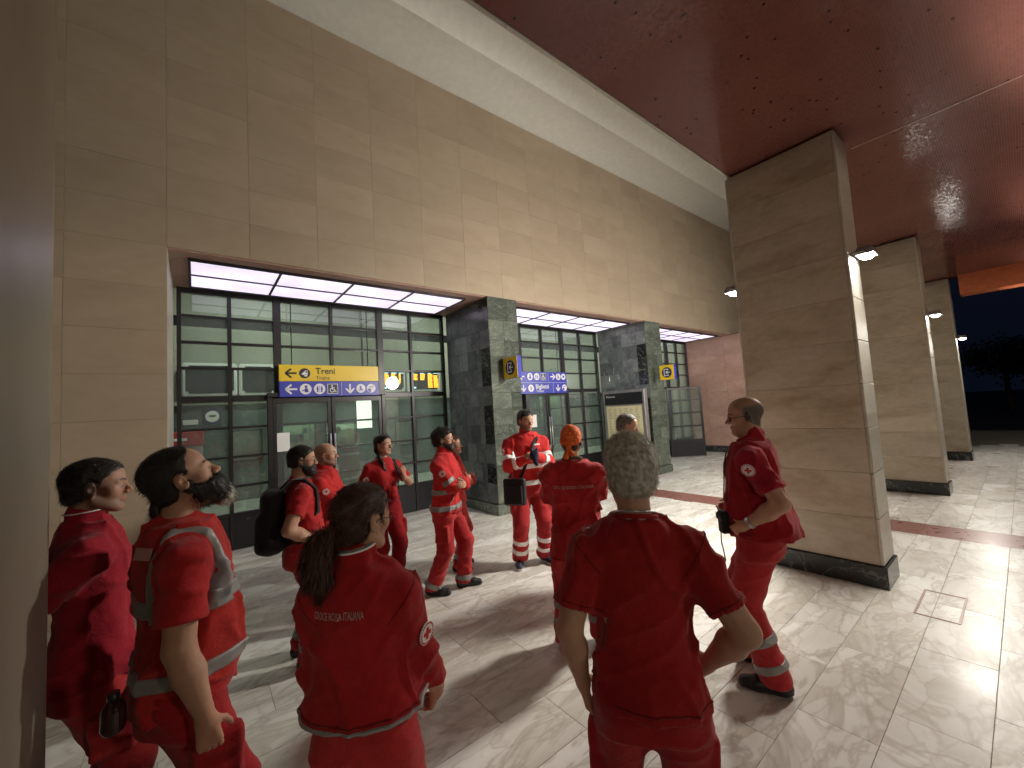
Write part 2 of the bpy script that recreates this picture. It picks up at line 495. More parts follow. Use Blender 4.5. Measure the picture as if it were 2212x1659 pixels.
def hair_mat(name, c0, c1, rough=.45):
    m, nt, b = new_mat(name)
    v, _ = coords(nt, world_pos=False)
    c = mixc(nt, ramp(nt, noise(nt, v, 60, 3), [(.35, (0, 0, 0)), (.65, (1, 1, 1))]), c0, c1)
    nt.links.new(c, b.inputs['Base Color']); b.inputs['Roughness'].default_value = rough
    b.inputs['Specular IOR Level'].default_value = .4
    return m
M['hair_black'] = hair_mat('dark_hair', (.008, .006, .005), (.022, .016, .012))
M['hair_brown'] = hair_mat('brown_hair', (.028, .011, .007), (.075, .028, .015))
M['hair_red'] = hair_mat('auburn_hair', (.05, .014, .008), (.11, .03, .015))
M['hair_grey'] = hair_mat('grey_hair', (.34, .31, .25), (.74, .71, .63), .6)
M['hair_salt'] = hair_mat('salt_and_pepper_hair', (.05, .045, .04), (.22, .20, .18), .6)

# ================================================================== the large structure
def chunk_boxes(name, mat, parent, boxes, bev=0.004, jitter=0.0, seed=1):
    rnd = random.Random(seed)
    for lo, hi in boxes:
        d = rnd.uniform(-jitter, jitter) if jitter else 0
        box(name, (lo[0], lo[1]+d, lo[2]), (hi[0], hi[1]+d, hi[2]), mat, parent, bev)

# ---- floor: bed + marble slabs + red marble strip
floor_bed = box('floor', (-6, -9, -.30), (24, 13.4, -.0035), M['grout'], kind='structure')
TX, TY = .92, .366
tiles = []
rnd = random.Random(5)
STRIP = (7.12, 7.72)
j0 = -14
for j in range(j0, 30):
    y0 = 1.0 + j*TY
    if y0 < -4 or y0 + TY > 7.62: continue
    off = (j*0.37 % 1.0)*TX
    x = -4 - off
    while x < 18:
        x1 = x + TX
        segs = [(x, x1)]
        if x < STRIP[1] and x1 > STRIP[0]:
            segs = [s for s in ((x, min(x1, STRIP[0])), (max(x, STRIP[1]), x1)) if s[1]-s[0] > .05]
        for a, b in segs:
            tiles.append((a, b, y0, y0+TY))
        x = x1
def seen(t):
    c = Vector(((t[0]+t[1])/2, (t[2]+t[3])/2, 0)) - EYE
    d = c.dot(fw)
    if d < .2: return 1e6 + c.length
    u, w = c.dot(cr)/d*870, c.dot(cu)/d*870
    return c.length if abs(u) < 1180 and abs(w) < 900 else 1e6 + c.length
tiles.sort(key=seen)
g = .0012
for (a, b, c, d) in tiles[:300]:
    box('marble_slab', (a+g, c+g, -.02), (b-g, d-g, rnd.uniform(-.0008, .0008)), M['floor'], floor_bed, .0015)
bm = bmesh.new()
for (a, b, c, d) in tiles[300:]:
    q = [bm.verts.new(p) for p in ((a+g, c+g, -.001), (b-g, c+g, -.001), (b-g, d-g, -.001), (a+g, d-g, -.001))]
    bm.faces.new(q)
mesh_obj('marble_slabs', bm_mesh(bm), M['floor'], floor_bed, kind='stuff')
for k in range(14):
    y = -4.05 + k*.84
    box('red_marble_strip_slab', (STRIP[0]+g, y+g, -.02), (STRIP[1]-g, min(y+.84, 7.6)-g, 0), M['redstrip'], floor_bed, .0015)
# little access cover let into the floor beside the pier
bm = bmesh.new()
for (x0, y0, x1, y1) in ((4.62, .72, 5.22, .735), (4.62, .47, 5.22, .485), (4.62, .485, 4.635, .72), (5.205, .485, 5.22, .72)):
    bmesh.ops.create_cube(bm, size=1, matrix=Matrix.Translation(((x0+x1)/2, (y0+y1)/2, .002)) @ Matrix.Diagonal((x1-x0, y1-y0, .004, 1)))
mesh_obj('access_cover_frame', bm_mesh(bm), M['pink'], floor_bed)

# ---- facade wall of travertine slabs above and left of the glazed bays
FY, SOF = 6.0, 4.0
fac = empty('facade_wall', (-.25, FY, 0), 'tall beige travertine wall above the glazed entrance bays', 'wall')
box('wall_core', (-6, FY+.03, SOF+.02), (16.2, FY+.45, 7.9), M['grout'], fac)
box('wall_core', (-6, FY+.03, 0), (-.28, FY+1.55, SOF+.01), M['grout'], fac)
JX, JZ = .815, .47
g = .0007
xs = [-.255 + JX*i for i in range(-6, 20)]
zr = 8
hz = (7.73-SOF)/zr
for i in range(len(xs)-1):
    for k in range(zr):
        z0 = SOF + k*hz
        d = rnd.uniform(-.0015, .0015)
        box('travertine_slab', (xs[i]+g, FY+d, z0+g), (xs[i+1]-g, FY+.03, z0+hz-g), M['facade'], fac, .001)
for i in range(6):
    for k in range(8):
        z0 = k*SOF/8
        d = rnd.uniform(-.0015, .0015)
        box('travertine_slab', (xs[i]+g, FY+d, z0+g), (xs[i+1]-g, FY+.03, z0+SOF/8-g), M['facade'], fac, .001)
# pale marble reveal of the left jamb
for k in range(5):
    box('jamb_slab', (-.278, FY+.032, k*.8+g), (-.252, FY+1.56, k*.8+.8-g), M['pier_grey'], fac, .002)
# soffit over the recess
box('soffit', (-.25, FY+.031, SOF-.02), (14.3, FY+1.7, SOF+.015), M['pink'], fac)

# ---- white plaster beam under the high ceiling
beam = empty('plaster_beam', (5, 5.5, 7.73), 'smooth white plaster beam along the top of the travertine wall', 'beam')
box('beam_soffit', (-6, 5.02, 7.735), (16.2, FY+.5, 7.90), M['plaster_shaded'], beam)
bm = bmesh.new()
pr = [(5.018, 7.735), (3.4, 8.95), (3.4, 9.1), (5.018, 7.9)]
vA = [bm.verts.new((-6, y, z)) for y, z in pr]; vB = [bm.verts.new((16.2, y, z)) for y, z in pr]
for i in range(4): bm.faces.new((vA[i], vA[(i+1) % 4], vB[(i+1) % 4], vB[i]))
bm.faces.new(vA); bm.faces.new(vB[::-1]); bmesh.ops.recalc_face_normals(bm, faces=bm.faces[:])
mesh_obj('cove', bm_mesh(bm), M['plaster'], beam)
box('ceiling', (-6, 1.985, 9.101), (16.2, 4.995, 9.3), M['plaster'], kind='structure')

# ---- red mosaic canopy over the outer walk
CZ = 4.48
canopy = box('ceiling', (-6, -3.6, CZ), (15.0, 1.948, CZ+.5), M['mosaic'], kind='structure')
for k in range(22):
    box('edge_stone', (-6+k*.96+.001, 1.950, CZ-.008), (-6+k*.96+.959, 1.985, CZ+.5), M['pier_grey'], canopy, .003)
box('upstand_wall', (-6, 1.6, CZ+.502), (16.2, 1.98, 9.3), M['plaster'], label='plaster wall rising above the mosaic canopy', cat='wall')
box('mosaic_joint', (5.64, -3.6, CZ-.004), (5.66, .94, CZ-.001), M['pink'], canopy)
box('end_fascia', (14.55, -3.6, CZ-.48), (15.0, .78, CZ-.002), M['orangefascia'], canopy)

# ---- piers that carry the canopy, with two floodlights each
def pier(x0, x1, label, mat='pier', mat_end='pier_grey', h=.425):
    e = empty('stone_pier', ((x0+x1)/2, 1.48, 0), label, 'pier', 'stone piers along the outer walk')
    y0, y1 = .95, 2.0
    box('pier_core', (x0+.02, y0+.02, 0), (x1-.02, y1-.02, CZ-.02), M['grout'], e)
    z = .21; k = 0
    while z < CZ-.03:
        zt = min(z+h, CZ-.03)
        if CZ-.03-zt < .12: zt = CZ-.03
        # broad faces, each course one slab; pale marble slabs close the narrow ends
        for (xa, xb) in ((x0, x0+.024), (x1-.024, x1)):
            d = rnd.uniform(-.001, .001)
            box('pier_slab', (xa+d, y0+.026, z+.001), (xb+d, y1-.026, zt-.001), M[mat], e, .001)
        for (ya, yb) in ((y0, y0+.024), (y1-.024, y1)):
            box('end_slab', (x0+.001, ya, z+.0025), (x1-.001, yb, zt-.0025), M[mat_end], e, .003)
        z = zt; k += 1
    box('plinth', (x0-.02, y0-.02, 0), (x1+.02, y1+.02, .2), M['black'], e, .004)
    return e
piers = [(-.808, -.378, 'nearest stone pier, cut off by the left edge of the photo'),
         (5.0, 5.43, 'broad travertine pier behind the man with hands on hips'),
         (9.85, 10.28, 'second travertine pier standing beyond the broad pier on the right'),
         (14.6, 15.03, 'farthest travertine pier under the orange end fascia')]
for i, (a, b, l) in enumerate(piers):
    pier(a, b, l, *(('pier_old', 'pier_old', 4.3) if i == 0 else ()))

def flood(px, y, z, side, label, watts):
    """small box floodlight on a bracket; side -1 faces out to the street, +1 to the wall"""
    e = empty('floodlight', (px, y, z), label, 'floodlight', 'floodlights on the pier ends')
    yy = y + side*.10
    bm = bmesh.new()
    bmesh.ops.create_cube(bm, size=1, matrix=Matrix.Translation((px, yy, z+.03)) @ Matrix.Diagonal((.22, .14, .05, 1)))
    for k in range(5):
        bmesh.ops.create_cube(bm, size=1, matrix=Matrix.Translation((px-.08+.04*k, yy, z+.065)) @ Matrix.Diagonal((.006, .12, .03, 1)))
    mesh_obj('housing', bm_mesh(bm), M['alu'], e)
    bm = bmesh.new()
    tube_bm(bm, [(px-.12, yy, z+.03), (px-.12, y-side*.01, z+.03), (px+.12, y-side*.01, z+.03), (px+.12, yy, z+.03)], .009, 6)
    mesh_obj('bracket', bm_mesh(bm), M['alu'], e)
    bm = bmesh.new()
    bmesh.ops.create_uvsphere(bm, u_segments=16, v_segments=8, radius=1, matrix=Matrix.Translation((px, yy, z)) @ Matrix.Diagonal((.085, .055, .028, 1)))
    mesh_obj('lens', bm_mesh(bm, smooth=True), M['lamp'], e)
    li = bpy.data.lights.new('flood_light', 'SPOT')
    li.energy = watts; li.color = (1, .95, .86); li.shadow_soft_size = .2
    li.spot_size = rad(176); li.spot_blend = .25
    lo = bpy.data.objects.new('flood_light', li); COL.objects.link(lo)
    lo.parent = e; lo.location = Vector((px, yy+side*.02, z-.09)) - Vector((px, y, z))
    lo.rotation_euler = Vector((-.12, side*.85, -.36)).to_track_quat('-Z', 'Y').to_euler()
flood(5.215, 2.0, 3.12, 1, 'glaring floodlight on the inner end of the broad pier', LAMP_W*3.0)
flood(5.215, .95, 3.16, -1, 'brightest floodlight, on the street end of the broad pier', LAMP_W*1.15)
flood(10.065, 2.0, 3.02, 1, 'tiny floodlight seen in the gap between the two right piers', LAMP_W*1.8)
flood(10.065, .95, 3.05, -1, 'floodlight on the street end of the second pier', LAMP_W*1.0)
flood(14.815, .95, 2.95, -1, 'floodlight low on the street end of the farthest pier', LAMP_W*.7)

# ---- green marble pillars between the bays
def pillar(x0, x1, label, seed):
    rn_ = random.Random(seed)
    e = empty('green_marble_pillar', ((x0+x1)/2, 6.7, 0), label, 'pillar', 'marble pillars between the glazed bays')
    y0, y1, top = 5.97, 7.55, SOF+.03
    box('pillar_core', (x0+.02, y0+.02, 0), (x1-.02, y1, SOF-.022), M['grout'], e)
    # front cladding
    z = .2
    while z < SOF-.02:
        h = rn_.choice((.30, .34, .38)); zt = min(z+h, SOF-.005)
        if SOF-.005-zt < .1: zt = SOF-.005
        s = x0 + (x1-x0)*rn_.choice((.36, .5, .64))
        cuts = [x0, s, x1] if rn_.random() < .85 else [x0, x1]
        for a, b in zip(cuts[:-1], cuts[1:]):
            box('front_tile', (a+.002, y0+rn_.uniform(-.001, .001), z+.002), (b-.002, y0+.02, zt-.002), M['green'], e, .0015)
        z = zt
    # side cladding, seen from the left
    for side in (-1, 1):
        xa, xb = (x0, x0+.02) if side < 0 else (x1-.02, x1)
        z = .2; row = 0
        while z < SOF-.03:
            zt = min(z+.355, SOF-.025)
            ys = [y0+.021, y0+.30] + [y0+.30+.32*i - (.16 if row % 2 else 0) for i in range(1, 5)]
            ys = [y for y in ys if y < y1-.06] + [y1-.002]
            for i, (a, b) in enumerate(zip(ys[:-1], ys[1:])):
                m = M['black'] if i == 0 and rn_.random() < .55 else M['greygreen']
                d = rn_.uniform(-.001, .001)
                box('side_tile', (xa+d, a+.002, z+.002), (xb+d, b-.002, zt-.002), m, e, .0015)
            z = zt; row += 1
    box('plinth', (x0-.03, y0-.03, 0), (x1+.03, y1-.01, .19), M['green'], e, .004)
    return e
pillar(4.24, 4.93, 'green marble pillar behind the man holding the black shoulder bag', 3)
pillar(9.22, 9.91, 'farther green marble pillar beside the timetable case', 8)

# ---- pink marble return wall closing the third bay
pw = empty('pink_marble_wall', (14.25, 6.8, 0), 'pinkish marble side wall closing the last glazed bay', 'wall')
box('wall_core', (14.27, FY-.38, 0), (14.6, 7.8, SOF-.022), M['grout'], pw)
for k in range(6):
    zz = .22 + k*.625
    for i, (a, b) in enumerate(((5.62, 6.25), (6.25, 6.95), (6.95, 7.6))):
        box('pink_slab', (14.245+rnd.uniform(-.001, .001), a+.002, zz+.002), (14.27, b-.002, min(zz+.625, SOF-.025)-.002), M['pink'], pw, .0015)
box('plinth', (14.22, 5.6, 0), (14.268, 7.58, .215), M['black'], pw, .003)

# ---- glazed bays
GY = 7.62
def bay(x0, x1, cols, thick, label, seed):
    e = empty('glazed_screen', (x0, GY, 0), label, 'glass wall', 'glazed screens of the ticket hall')
    rows = [.53, .95, 1.40, 1.85, 2.30, 2.77, 3.16, 3.56, 3.955]
    def bar(name, lo, hi): box(name, lo, hi, M['bronze'], e, .004)
    for i, x in enumerate(cols):
        w = .055 if i in thick else .026
        bar('mullion', (x-w, GY-.05, .002), (x+w, GY+.05, SOF-.022))
    for z in rows:
        th = .045 if abs(z-2.30) < .01 or z > 3.9 else .018
        dy = .043
        for a, b, i in [(cols[i], cols[i+1], i) for i in range(len(cols)-1)]:
            wa = .055 if i in thick else .026; wb = .055 if i+1 in thick else .026
            bar('transom', (a+wa+.001, GY-dy, z-th), (b-wb-.001, GY+dy, z+th))
    for i in range(len(cols)-1):
        wa = .055 if i in thick else .026; wb = .055 if i+1 in thick else .026
        a, b = cols[i]+wa+.001, cols[i+1]-wb-.001
        box('kick_panel', (a, GY-.03, .004), (b, GY+.03, .51), M['kick'], e, .003)
        for za, zb in zip(rows[:-1], rows[1:]):
            tl = .045 if abs(za-2.30) < .01 else .018; tu = .045 if abs(zb-2.30) < .01 or zb > 3.9 else .018
            box('glass_pane', (a, GY-.004, za+tl+.001), (b, GY+.004, zb-tu-.001), M['glass'], e)
    return e
bay(-.22, 4.2, [-.19, .42, 1.07, 1.92, 2.80, 3.43, 4.16], (2, 4), 'first glazed screen behind the yellow trains sign, dark metal grid', 1)
bay(4.95, 9.2, [4.98, 5.62, 6.28, 7.02, 7.76, 8.46, 9.16], (2, 4), 'second glazed screen behind the blue tickets sign', 2)
bay(9.93, 14.24, [9.96, 10.62, 11.3, 12.1, 12.9, 13.55, 14.2], (2, 4), 'last glazed screen next to the pink marble wall', 3)
# automatic door portals with steel pull bars, standing just proud of the screens
def portal(x0, x1, label):
    e = empty('door_portal', (x0, GY-.12, 0), label, 'door', 'entrance doors in the glazed screens')
    y0, y1 = GY-.16, GY-.055
    box('post', (x0, y0, .002), (x0+.07, y1, 2.30), M['bronze'], e, .004)
    box('post', (x1-.07, y0, .002), (x1, y1, 2.30), M['bronze'], e, .004)
    box('header', (x0, y0-.02, 2.302), (x1, y1, 2.37), M['bronze'], e, .004)
    for k, (a, b) in enumerate(((x0+.075, (x0+x1)/2-.01), ((x0+x1)/2+.01, x1-.075))):
        bm = bmesh.new()
        for lo, hi in (((a, .01), (a+.05, 2.28)), ((b-.05, .01), (b, 2.28)), ((a+.05, 2.2), (b-.05, 2.28)), ((a+.05, .01), (b-.05, .22))):
            bmesh.ops.create_cube(bm, size=1, matrix=Matrix.Translation(((lo[0]+hi[0])/2, y0+.04, (lo[1]+hi[1])/2)) @ Matrix.Diagonal((hi[0]-lo[0], .04, hi[1]-lo[1], 1)))
        lf = mesh_obj('door_leaf', bm_mesh(bm), M['bronze'], e)
        box('leaf_pane', (a+.052, y0+.036, .222), (b-.052, y0+.044, 2.198), M['glass'], lf)
        xh = b-.025 if k == 0 else a+.025
        bm = bmesh.new(); tube_bm(bm, [(xh, y0-.03, .85), (xh, y0-.03, 1.65)], .016, 10)
        tube_bm(bm, [(xh, y0-.03, .95), (xh, y0+.02, .95)], .01, 6); tube_bm(bm, [(xh, y0-.03, 1.55), (xh, y0+.02, 1.55)], .01, 6)
        mesh_obj('pull_bar', bm_mesh(bm), M['steel'], lf)
    box('notice_sheet', (x0+.12, y0-.004, 1.42), (x0+.30, y0+.012, 1.72), M['signw'], e)
portal(.90, 2.82, 'double door under the yellow trains sign, steel pull bars and a paper notice')
portal(6.28, 7.78, 'double door under the blue tickets sign')
# open glazed leaf of the last bay, swung outwards
e = empty('open_door_leaf', (12.4, 7.3, 0), 'open glazed door leaf standing out beside the farther pillar', 'door')
A_, B_ = Vector((12.40, 7.42, 0)), Vector((13.20, 6.66, 0))
dv = (B_-A_).normalized(); L_ = (B_-A_).length; nv = Vector((-dv.y, dv.x, 0))
def leaf_box(u0, u1, z0, z1, th):
    bm = bmesh.new()
    for w in (-th/2, th/2):
        for (u, z) in ((u0, z0), (u1, z0), (u1, z1), (u0, z1)):
            bm.verts.new(A_ + dv*u + nv*w + Vector((0, 0, z)))
    bm.verts.ensure_lookup_table(); v = bm.verts
    for f in ((3, 2, 1, 0), (4, 5, 6, 7), (0, 1, 5, 4), (1, 2, 6, 5), (2, 3, 7, 6), (3, 0, 4, 7)): bm.faces.new([v[i] for i in f])
    return bm_mesh(bm)
mesh_obj('stile', leaf_box(0, .06, .01, 2.3, .05), M['bronze'], e)
mesh_obj('stile', leaf_box(L_-.06, L_, .01, 2.3, .05), M['bronze'], e)
mesh_obj('kick_panel', leaf_box(.062, L_-.062, .01, .52, .04), M['kick'], e)
for z in (.52, .98, 1.42, 1.85, 2.24):
    mesh_obj('rail', leaf_box(.062, L_-.062, z+.002, z+.045, .04), M['bronze'], e)
for z0, z1 in ((.567, .978), (1.027, 1.418), (1.467, 1.848), (1.897, 2.238)):
    mesh_obj('glass_pane', leaf_box(.063, L_-.063, z0, z1, .008), M['glass'], e)

# ---- backlit ceiling panels in the soffit of each bay
def light_grid(x0, x1, y0, y1, n, label):
    e = empty('light_panel', ((x0+x1)/2, (y0+y1)/2, SOF-.03), label, 'ceiling light', 'backlit panels over the glazed bays')
    z0, z1 = SOF-.062, SOF-.023
    w = .028
    box('frame_bar', (x0-w, y0-w, z0), (x1+w, y0, z1), M['bronze'], e, .003)
    box('frame_bar', (x0-w, y1, z0), (x1+w, y1+w, z1), M['bronze'], e, .003)
    box('frame_bar', (x0-w, y0+.001, z0), (x0, y1-.001, z1), M['bronze'], e, .003)
    box('frame_bar', (x1, y0+.001, z0), (x1+w, y1-.001, z1), M['bronze'], e, .003)
    ym = (y0+y1)/2
    box('frame_bar', (x0+.001, ym-.012, z0), (x1-.001, ym+.012, z1), M['bronze'], e, .002)
    dx = (x1-x0)/n
    for i in range(n):
        if i:
            for a, b in ((y0+.001, ym-.013), (ym+.013, y1-.001)):
                box('frame_bar', (x0+i*dx-.016, a, z0+.001), (x0+i*dx+.016, b, z1), M['bronze'], e, .002)
        for a, b in ((y0, ym-.012), (ym+.012, y1)):
            xa = x0+i*dx + (.017 if i else .001); xb = x0+(i+1)*dx - (.017 if i < n-1 else .001)
            box('opal_sheet', (xa, a+.001, SOF-.045), (xb, b-.001, SOF-.024), M['panel'], e)
light_grid(-.04, 3.90, 6.24, 7.40, 4, 'backlit white ceiling panels over the yellow trains sign')
light_grid(5.22, 9.0, 6.30, 7.42, 4, 'backlit white ceiling panels between the two marble pillars')
light_grid(10.2, 13.9, 6.30, 7.42, 4, 'farthest backlit ceiling panels next to the pink marble wall')

# ---- ticket hall behind the glass
BY = 12.5
hall = empty('ticket_hall_wall', (3, BY, 0), 'green marble back wall of the ticket hall behind the glass', 'wall')
box('hall_floor', (-6, 7.7, -.01), (18, 13.3, -.002), M['hallfloor'], kind='structure')
# wall pieces left round the counter openings
ops = [(.68, 1.38, 1.02, 1.78), (1.80, 2.68, 1.10, 1.84), (2.92, 3.80, 1.06, 1.80), (5.0, 5.75, 1.0, 1.75), (8.3, 9.6, 1.0, 1.8), (11.2, 12.6, 1.0, 2.4)]
box('wall_piece', (-6, BY, 0), (18, BY+.12, 1.0), M['hallgreen'], hall)
px = -6
for (a, b, c, d) in ops + [(18, 18, 0, 0)]:
    if a > px: box('wall_piece', (px, BY, 1.002), (a, BY+.12, 2.45), M['hallgreen'], hall)
    if b > a:
        if c > 1.01: box('wall_piece', (a+.001, BY, 1.002), (b-.001, BY+.12, c), M['hallgreen'], hall)
        box('wall_piece', (a+.001, BY, d), (b-.001, BY+.12, 2.45), M['hallgreen'], hall)
    px = b
box('wall_piece', (-6, BY+.03, 2.452), (18, BY+.14, 4.40), M['hallbeige'], hall)
box('cornice', (-6, BY-.10, 2.44), (18, BY+.03, 2.54), M['hallbeige'], hall, .01)
box('dark_band', (-6, BY+.06, 4.402), (18, BY+.14, 4.66), M['screen'], hall)
box('wall_piece', (-6, BY+.02, 4.662), (18, BY+.14, 6.5), M['hallbeige'], hall)
box('ceiling', (-6, 7.8, 6.0), (18, 13.4, 6.2), M['hallbeige'], kind='structure')
box('hall_side_wall', (-6.2, 7.8, 0), (-6, 13.4, 6.2), M['hallbeige'], label='beige left end wall of the ticket hall', cat='wall')
box('hall_side_wall', (18, 7.8, 0), (18.2, 13.4, 6.2), M['hallbeige'], label='beige right end wall of the ticket hall', cat='wall')
for i, (a, b, c, d) in enumerate(ops):
    names = ['leftmost dim counter window in the ticket hall', 'lit counter window with dark notice frames above the bearded man', 'brightest counter window with a clerk behind it', 'dim counter window right of the clerk', 'counter window seen through the second glazed screen', 'tall bright opening seen through the last glazed screen']
    e = empty('ticket_counter', ((a+b)/2, BY+.3, c), names[i], 'ticket window', 'counter windows of the ticket hall')
    m = M['booth']
    box('back', (a-.05, BY+.9, c-.3), (b+.05, BY+.92, d+.2), m, e)
    box('side', (a-.05, BY+.125, c-.3), (a-.03, BY+.898, d+.2), m, e)
    box('side', (b+.03, BY+.125, c-.3), (b+.05, BY+.898, d+.2), m, e)
    box('top', (a-.028, BY+.125, d+.15), (b+.028, BY+.898, d+.2), m, e)
    box('shelf', (a+.002, BY-.12, c-.04), (b-.002, BY+.5, c-.002), M['black'], e, .004)
    box('tube_lamp', (a+.05, BY+.45, d+.10), (b-.05, BY+.50, d+.148), M['boothlight'] if i in (1, 2, 5) else M['hall_lamp'], e)
    fr = .03
    box('window_frame', (a-.001+.002, BY-.02, c+.001), (a+fr, BY+.1, d-.001), M['bronze'], e)
    box('window_frame', (b-fr, BY-.02, c+.001), (b-.001, BY+.1, d-.001), M['bronze'], e)
    box('window_frame', (a+fr+.001, BY-.02, d-fr), (b-fr-.001, BY+.1, d-.002), M['bronze'], e)
    box('counter_pane', (a+fr+.001, BY+.03, c+.002), (b-fr-.001, BY+.038, d-fr-.001), M['glass'], e)
    if i == 1:
        for k, (xa, za, w, h) in enumerate(((.10, .18, .14, .26), (.36, .22, .20, .22), (.58, .22, .14, .22), (.70, .46, .12, .16))):
            box('notice_frame', (a+xa, BY+.85, c+za), (a+xa+w, BY+.895, c+za+h), M['screen'], e)
    if i == 2:
        for k, (xa, za, w, h) in enumerate(((.06, .42, .22, .2), (.5, .5, .3, .16))):
            box('lit_notice', (a+xa, BY+.85, c+za), (a+xa+w, BY+.895, c+za+h), M['signw'], e)
# departure boards on the hall wall
def board(x0, x1, z0, z1, label, lit):
    e = empty('departure_board', ((x0+x1)/2, BY, z0), label, 'departure board', 'display boards high on the hall wall')
    bm = bmesh.new()
    bmesh.ops.create_cube(bm, size=1, matrix=Matrix.Translation(((x0+x1)/2, BY-.12, (z0+z1)/2)) @ Matrix.Diagonal((x1-x0+.14, .2, z1-z0+.14, 1)))
    bmesh.ops.bevel(bm, geom=bm.edges[:], offset=.03, segments=2, affect='EDGES')
    mesh_obj('casing', bm_mesh(bm), M['white'], e)
    bm = bmesh.new()
    bmesh.ops.create_cube(bm, size=1, matrix=Matrix.Translation(((x0+x1)/2, BY-.225, (z0+z1)/2)) @ Matrix.Diagonal((x1-x0, .02, z1-z0, 1)))
    bmesh.ops.bevel(bm, geom=[ed for ed in bm.edges if abs(ed.verts[0].co.y-ed.verts[1].co.y) > .01], offset=.06, segments=3, affect='EDGES')
    scr = mesh_obj('screen', bm_mesh(bm), M['screen'], e)
    if lit:
        rn_ = random.Random(int(x0*10))
        fr_ = lambda u, v, w: Vector((x0+u, BY-.237-w, z0+v))
        W, H = x1-x0, z1-z0
        polys = []
        cols_ = lit
        for (c0, c1, r0_, r1_) in cols_:
            nrow = 12
            for k in range(nrow):
                zz = H*(.92-.9*(k+1)/nrow)
                if not (r0_ <= k < r1_): continue
                xa = c0*W
                while xa < c1*W-.02:
                    wd = rn_.uniform(.03, .07)
                    polys.append(rect(xa, zz, min(xa+wd, c1*W), zz+H*.055)); xa += wd+.012
        mesh_obj('led_text', prism_mesh(polys, .003, fr_), M['led'], scr)
        mesh_obj('led_heading', prism_mesh([rect(W*c0, H*.93, W*c0+.12, H*.96) for (c0, _, _, _) in cols_] + [rect(W*.06, H*.06, W*.2, H*.14)], .003, fr_), M['ledw'], scr)
board(-.19, .76, 2.72, 3.40, 'switched-off display board at the left end of the hall wall', None)
board(.94, 1.64, 2.72, 3.40, 'switched-off display board left of the yellow trains sign', None)
board(4.55, 5.25, 2.74, 3.30, 'left half of the glowing orange departure board', [(.12, .3, 0, 8), (.42, .62, 0, 2), (.52, .68, 2, 5), (.45, .66, 6, 7), (.78, .86, 0, 8)])
board(5.46, 6.50, 2.74, 3.30, 'right half of the glowing orange departure board', [(.04, .26, 0, 5), (.36, .52, 0, 5), (.62, .78, 0, 11), (.82, .98, 1, 11)])
# wall clock-like round sign and plates
def disc_sign(x, z, r, label):
    e = empty('round_sign', (x, BY-.05, z), label, 'sign')
    box('backing', (x-r*1.35, BY-.05, z-r*1.35), (x+r*1.35, BY-.005, z+r*1.35), M['navy'], e, .01)
    d = mesh_obj('disc', prism_mesh([circ(x, z, r)], .008, lambda u, v, w: Vector((u, BY-.052-w, v))), M['signw'], e)
    mesh_obj('emblem', prism_mesh([circ(x, z+.01, r*.55, 20, r*.22)], .004, lambda u, v, w: Vector((u, BY-.0605-w, v))), M['hallgreen'], e)
disc_sign(.32, 2.16, .14, 'small round white sign on dark square, high on the hall wall at left')
disc_sign(8.1, 2.16, .14, 'small round white sign seen through the second glazed screen')
box('wall_plate', (-.25, BY-.02, 1.98), (.04, BY-.004, 2.1), M['white'], label='small pale plate left of the round sign', cat='plate', bev=.004)
box('wall_plate', (7.45, BY-.02, 1.98), (7.8, BY-.004, 2.1), M['white'], label='small pale plate seen through the second glazed screen', cat='plate', bev=.004)
# red ticket machine
e = empty('ticket_machine', (-.1, BY-.5, 0), 'red and grey ticket machine at the left of the hall', 'ticket machine')
box('cabinet', (-.45, BY-.65, 0), (.12, BY-.1, 1.5), M['alu'], e, .02)
box('red_header', (-.47, BY-.67, 1.502), (.14, BY-.1, 1.82), M['redsign'], e, .02)
box('touch_screen', (-.38, BY-.665, .95), (.0, BY-.652, 1.35), M['screen'], e, .004)
box('header_print', (-.40, BY-.678, 1.62), (-.16, BY-.672, 1.68), M['signw'], e)
# lit notice case and slim hanging lamp
e = empty('hanging_lamp_box', (3.94, 11.5, 1.7), 'tall lit pale column hanging right of the counter window', 'lamp')
box('lamp_body', (3.60, 11.55, 1.62), (3.95, 11.8, 2.52), M['hall_lamp'], e, .01)
box('hanger', (3.76, 11.66, 2.521), (3.80, 11.70, 6.0), M['bronze'], e)
e = empty('hanging_lamp_box', (9.2, 11.5, 1.7), 'tall lit pale column seen through the second glazed screen', 'lamp')
box('lamp_body', (9.05, 11.55, 1.62), (9.4, 11.8, 2.42), M['hall_lamp'], e, .01)
box('hanger', (9.2, 11.66, 2.421), (9.24, 11.70, 6.0), M['bronze'], e)
# hall ceiling lamps
for k, x in enumerate((1.5, 6.5, 11.5, 15.8)):
    e = empty('hall_ceiling_lamp', (x, 10.4, 5.9), ('leftmost', 'second', 'third', 'rightmost')[k] + ' ceiling lamp inside the ticket hall', 'ceiling light', 'ceiling lamps of the ticket hall')
    box('lamp_tray', (x-.6, 10.25, 5.93), (x+.6, 10.55, 5.998), M['alu'], e, .01)
    box('lamp_glass', (x-.56, 10.28, 5.90), (x+.56, 10.52, 5.928), M['hall_lamp'], e)
    li = bpy.data.lights.new('hall_light', 'AREA'); li.shape = 'RECTANGLE'; li.size = 1.1; li.size_y = .25
    li.energy = HALL_W; li.color = (.92, 1.0, .84)
    lo = bpy.data.objects.new('hall_light', li); COL.objects.link(lo); lo.parent = e; lo.location = (0, 0, -.01)

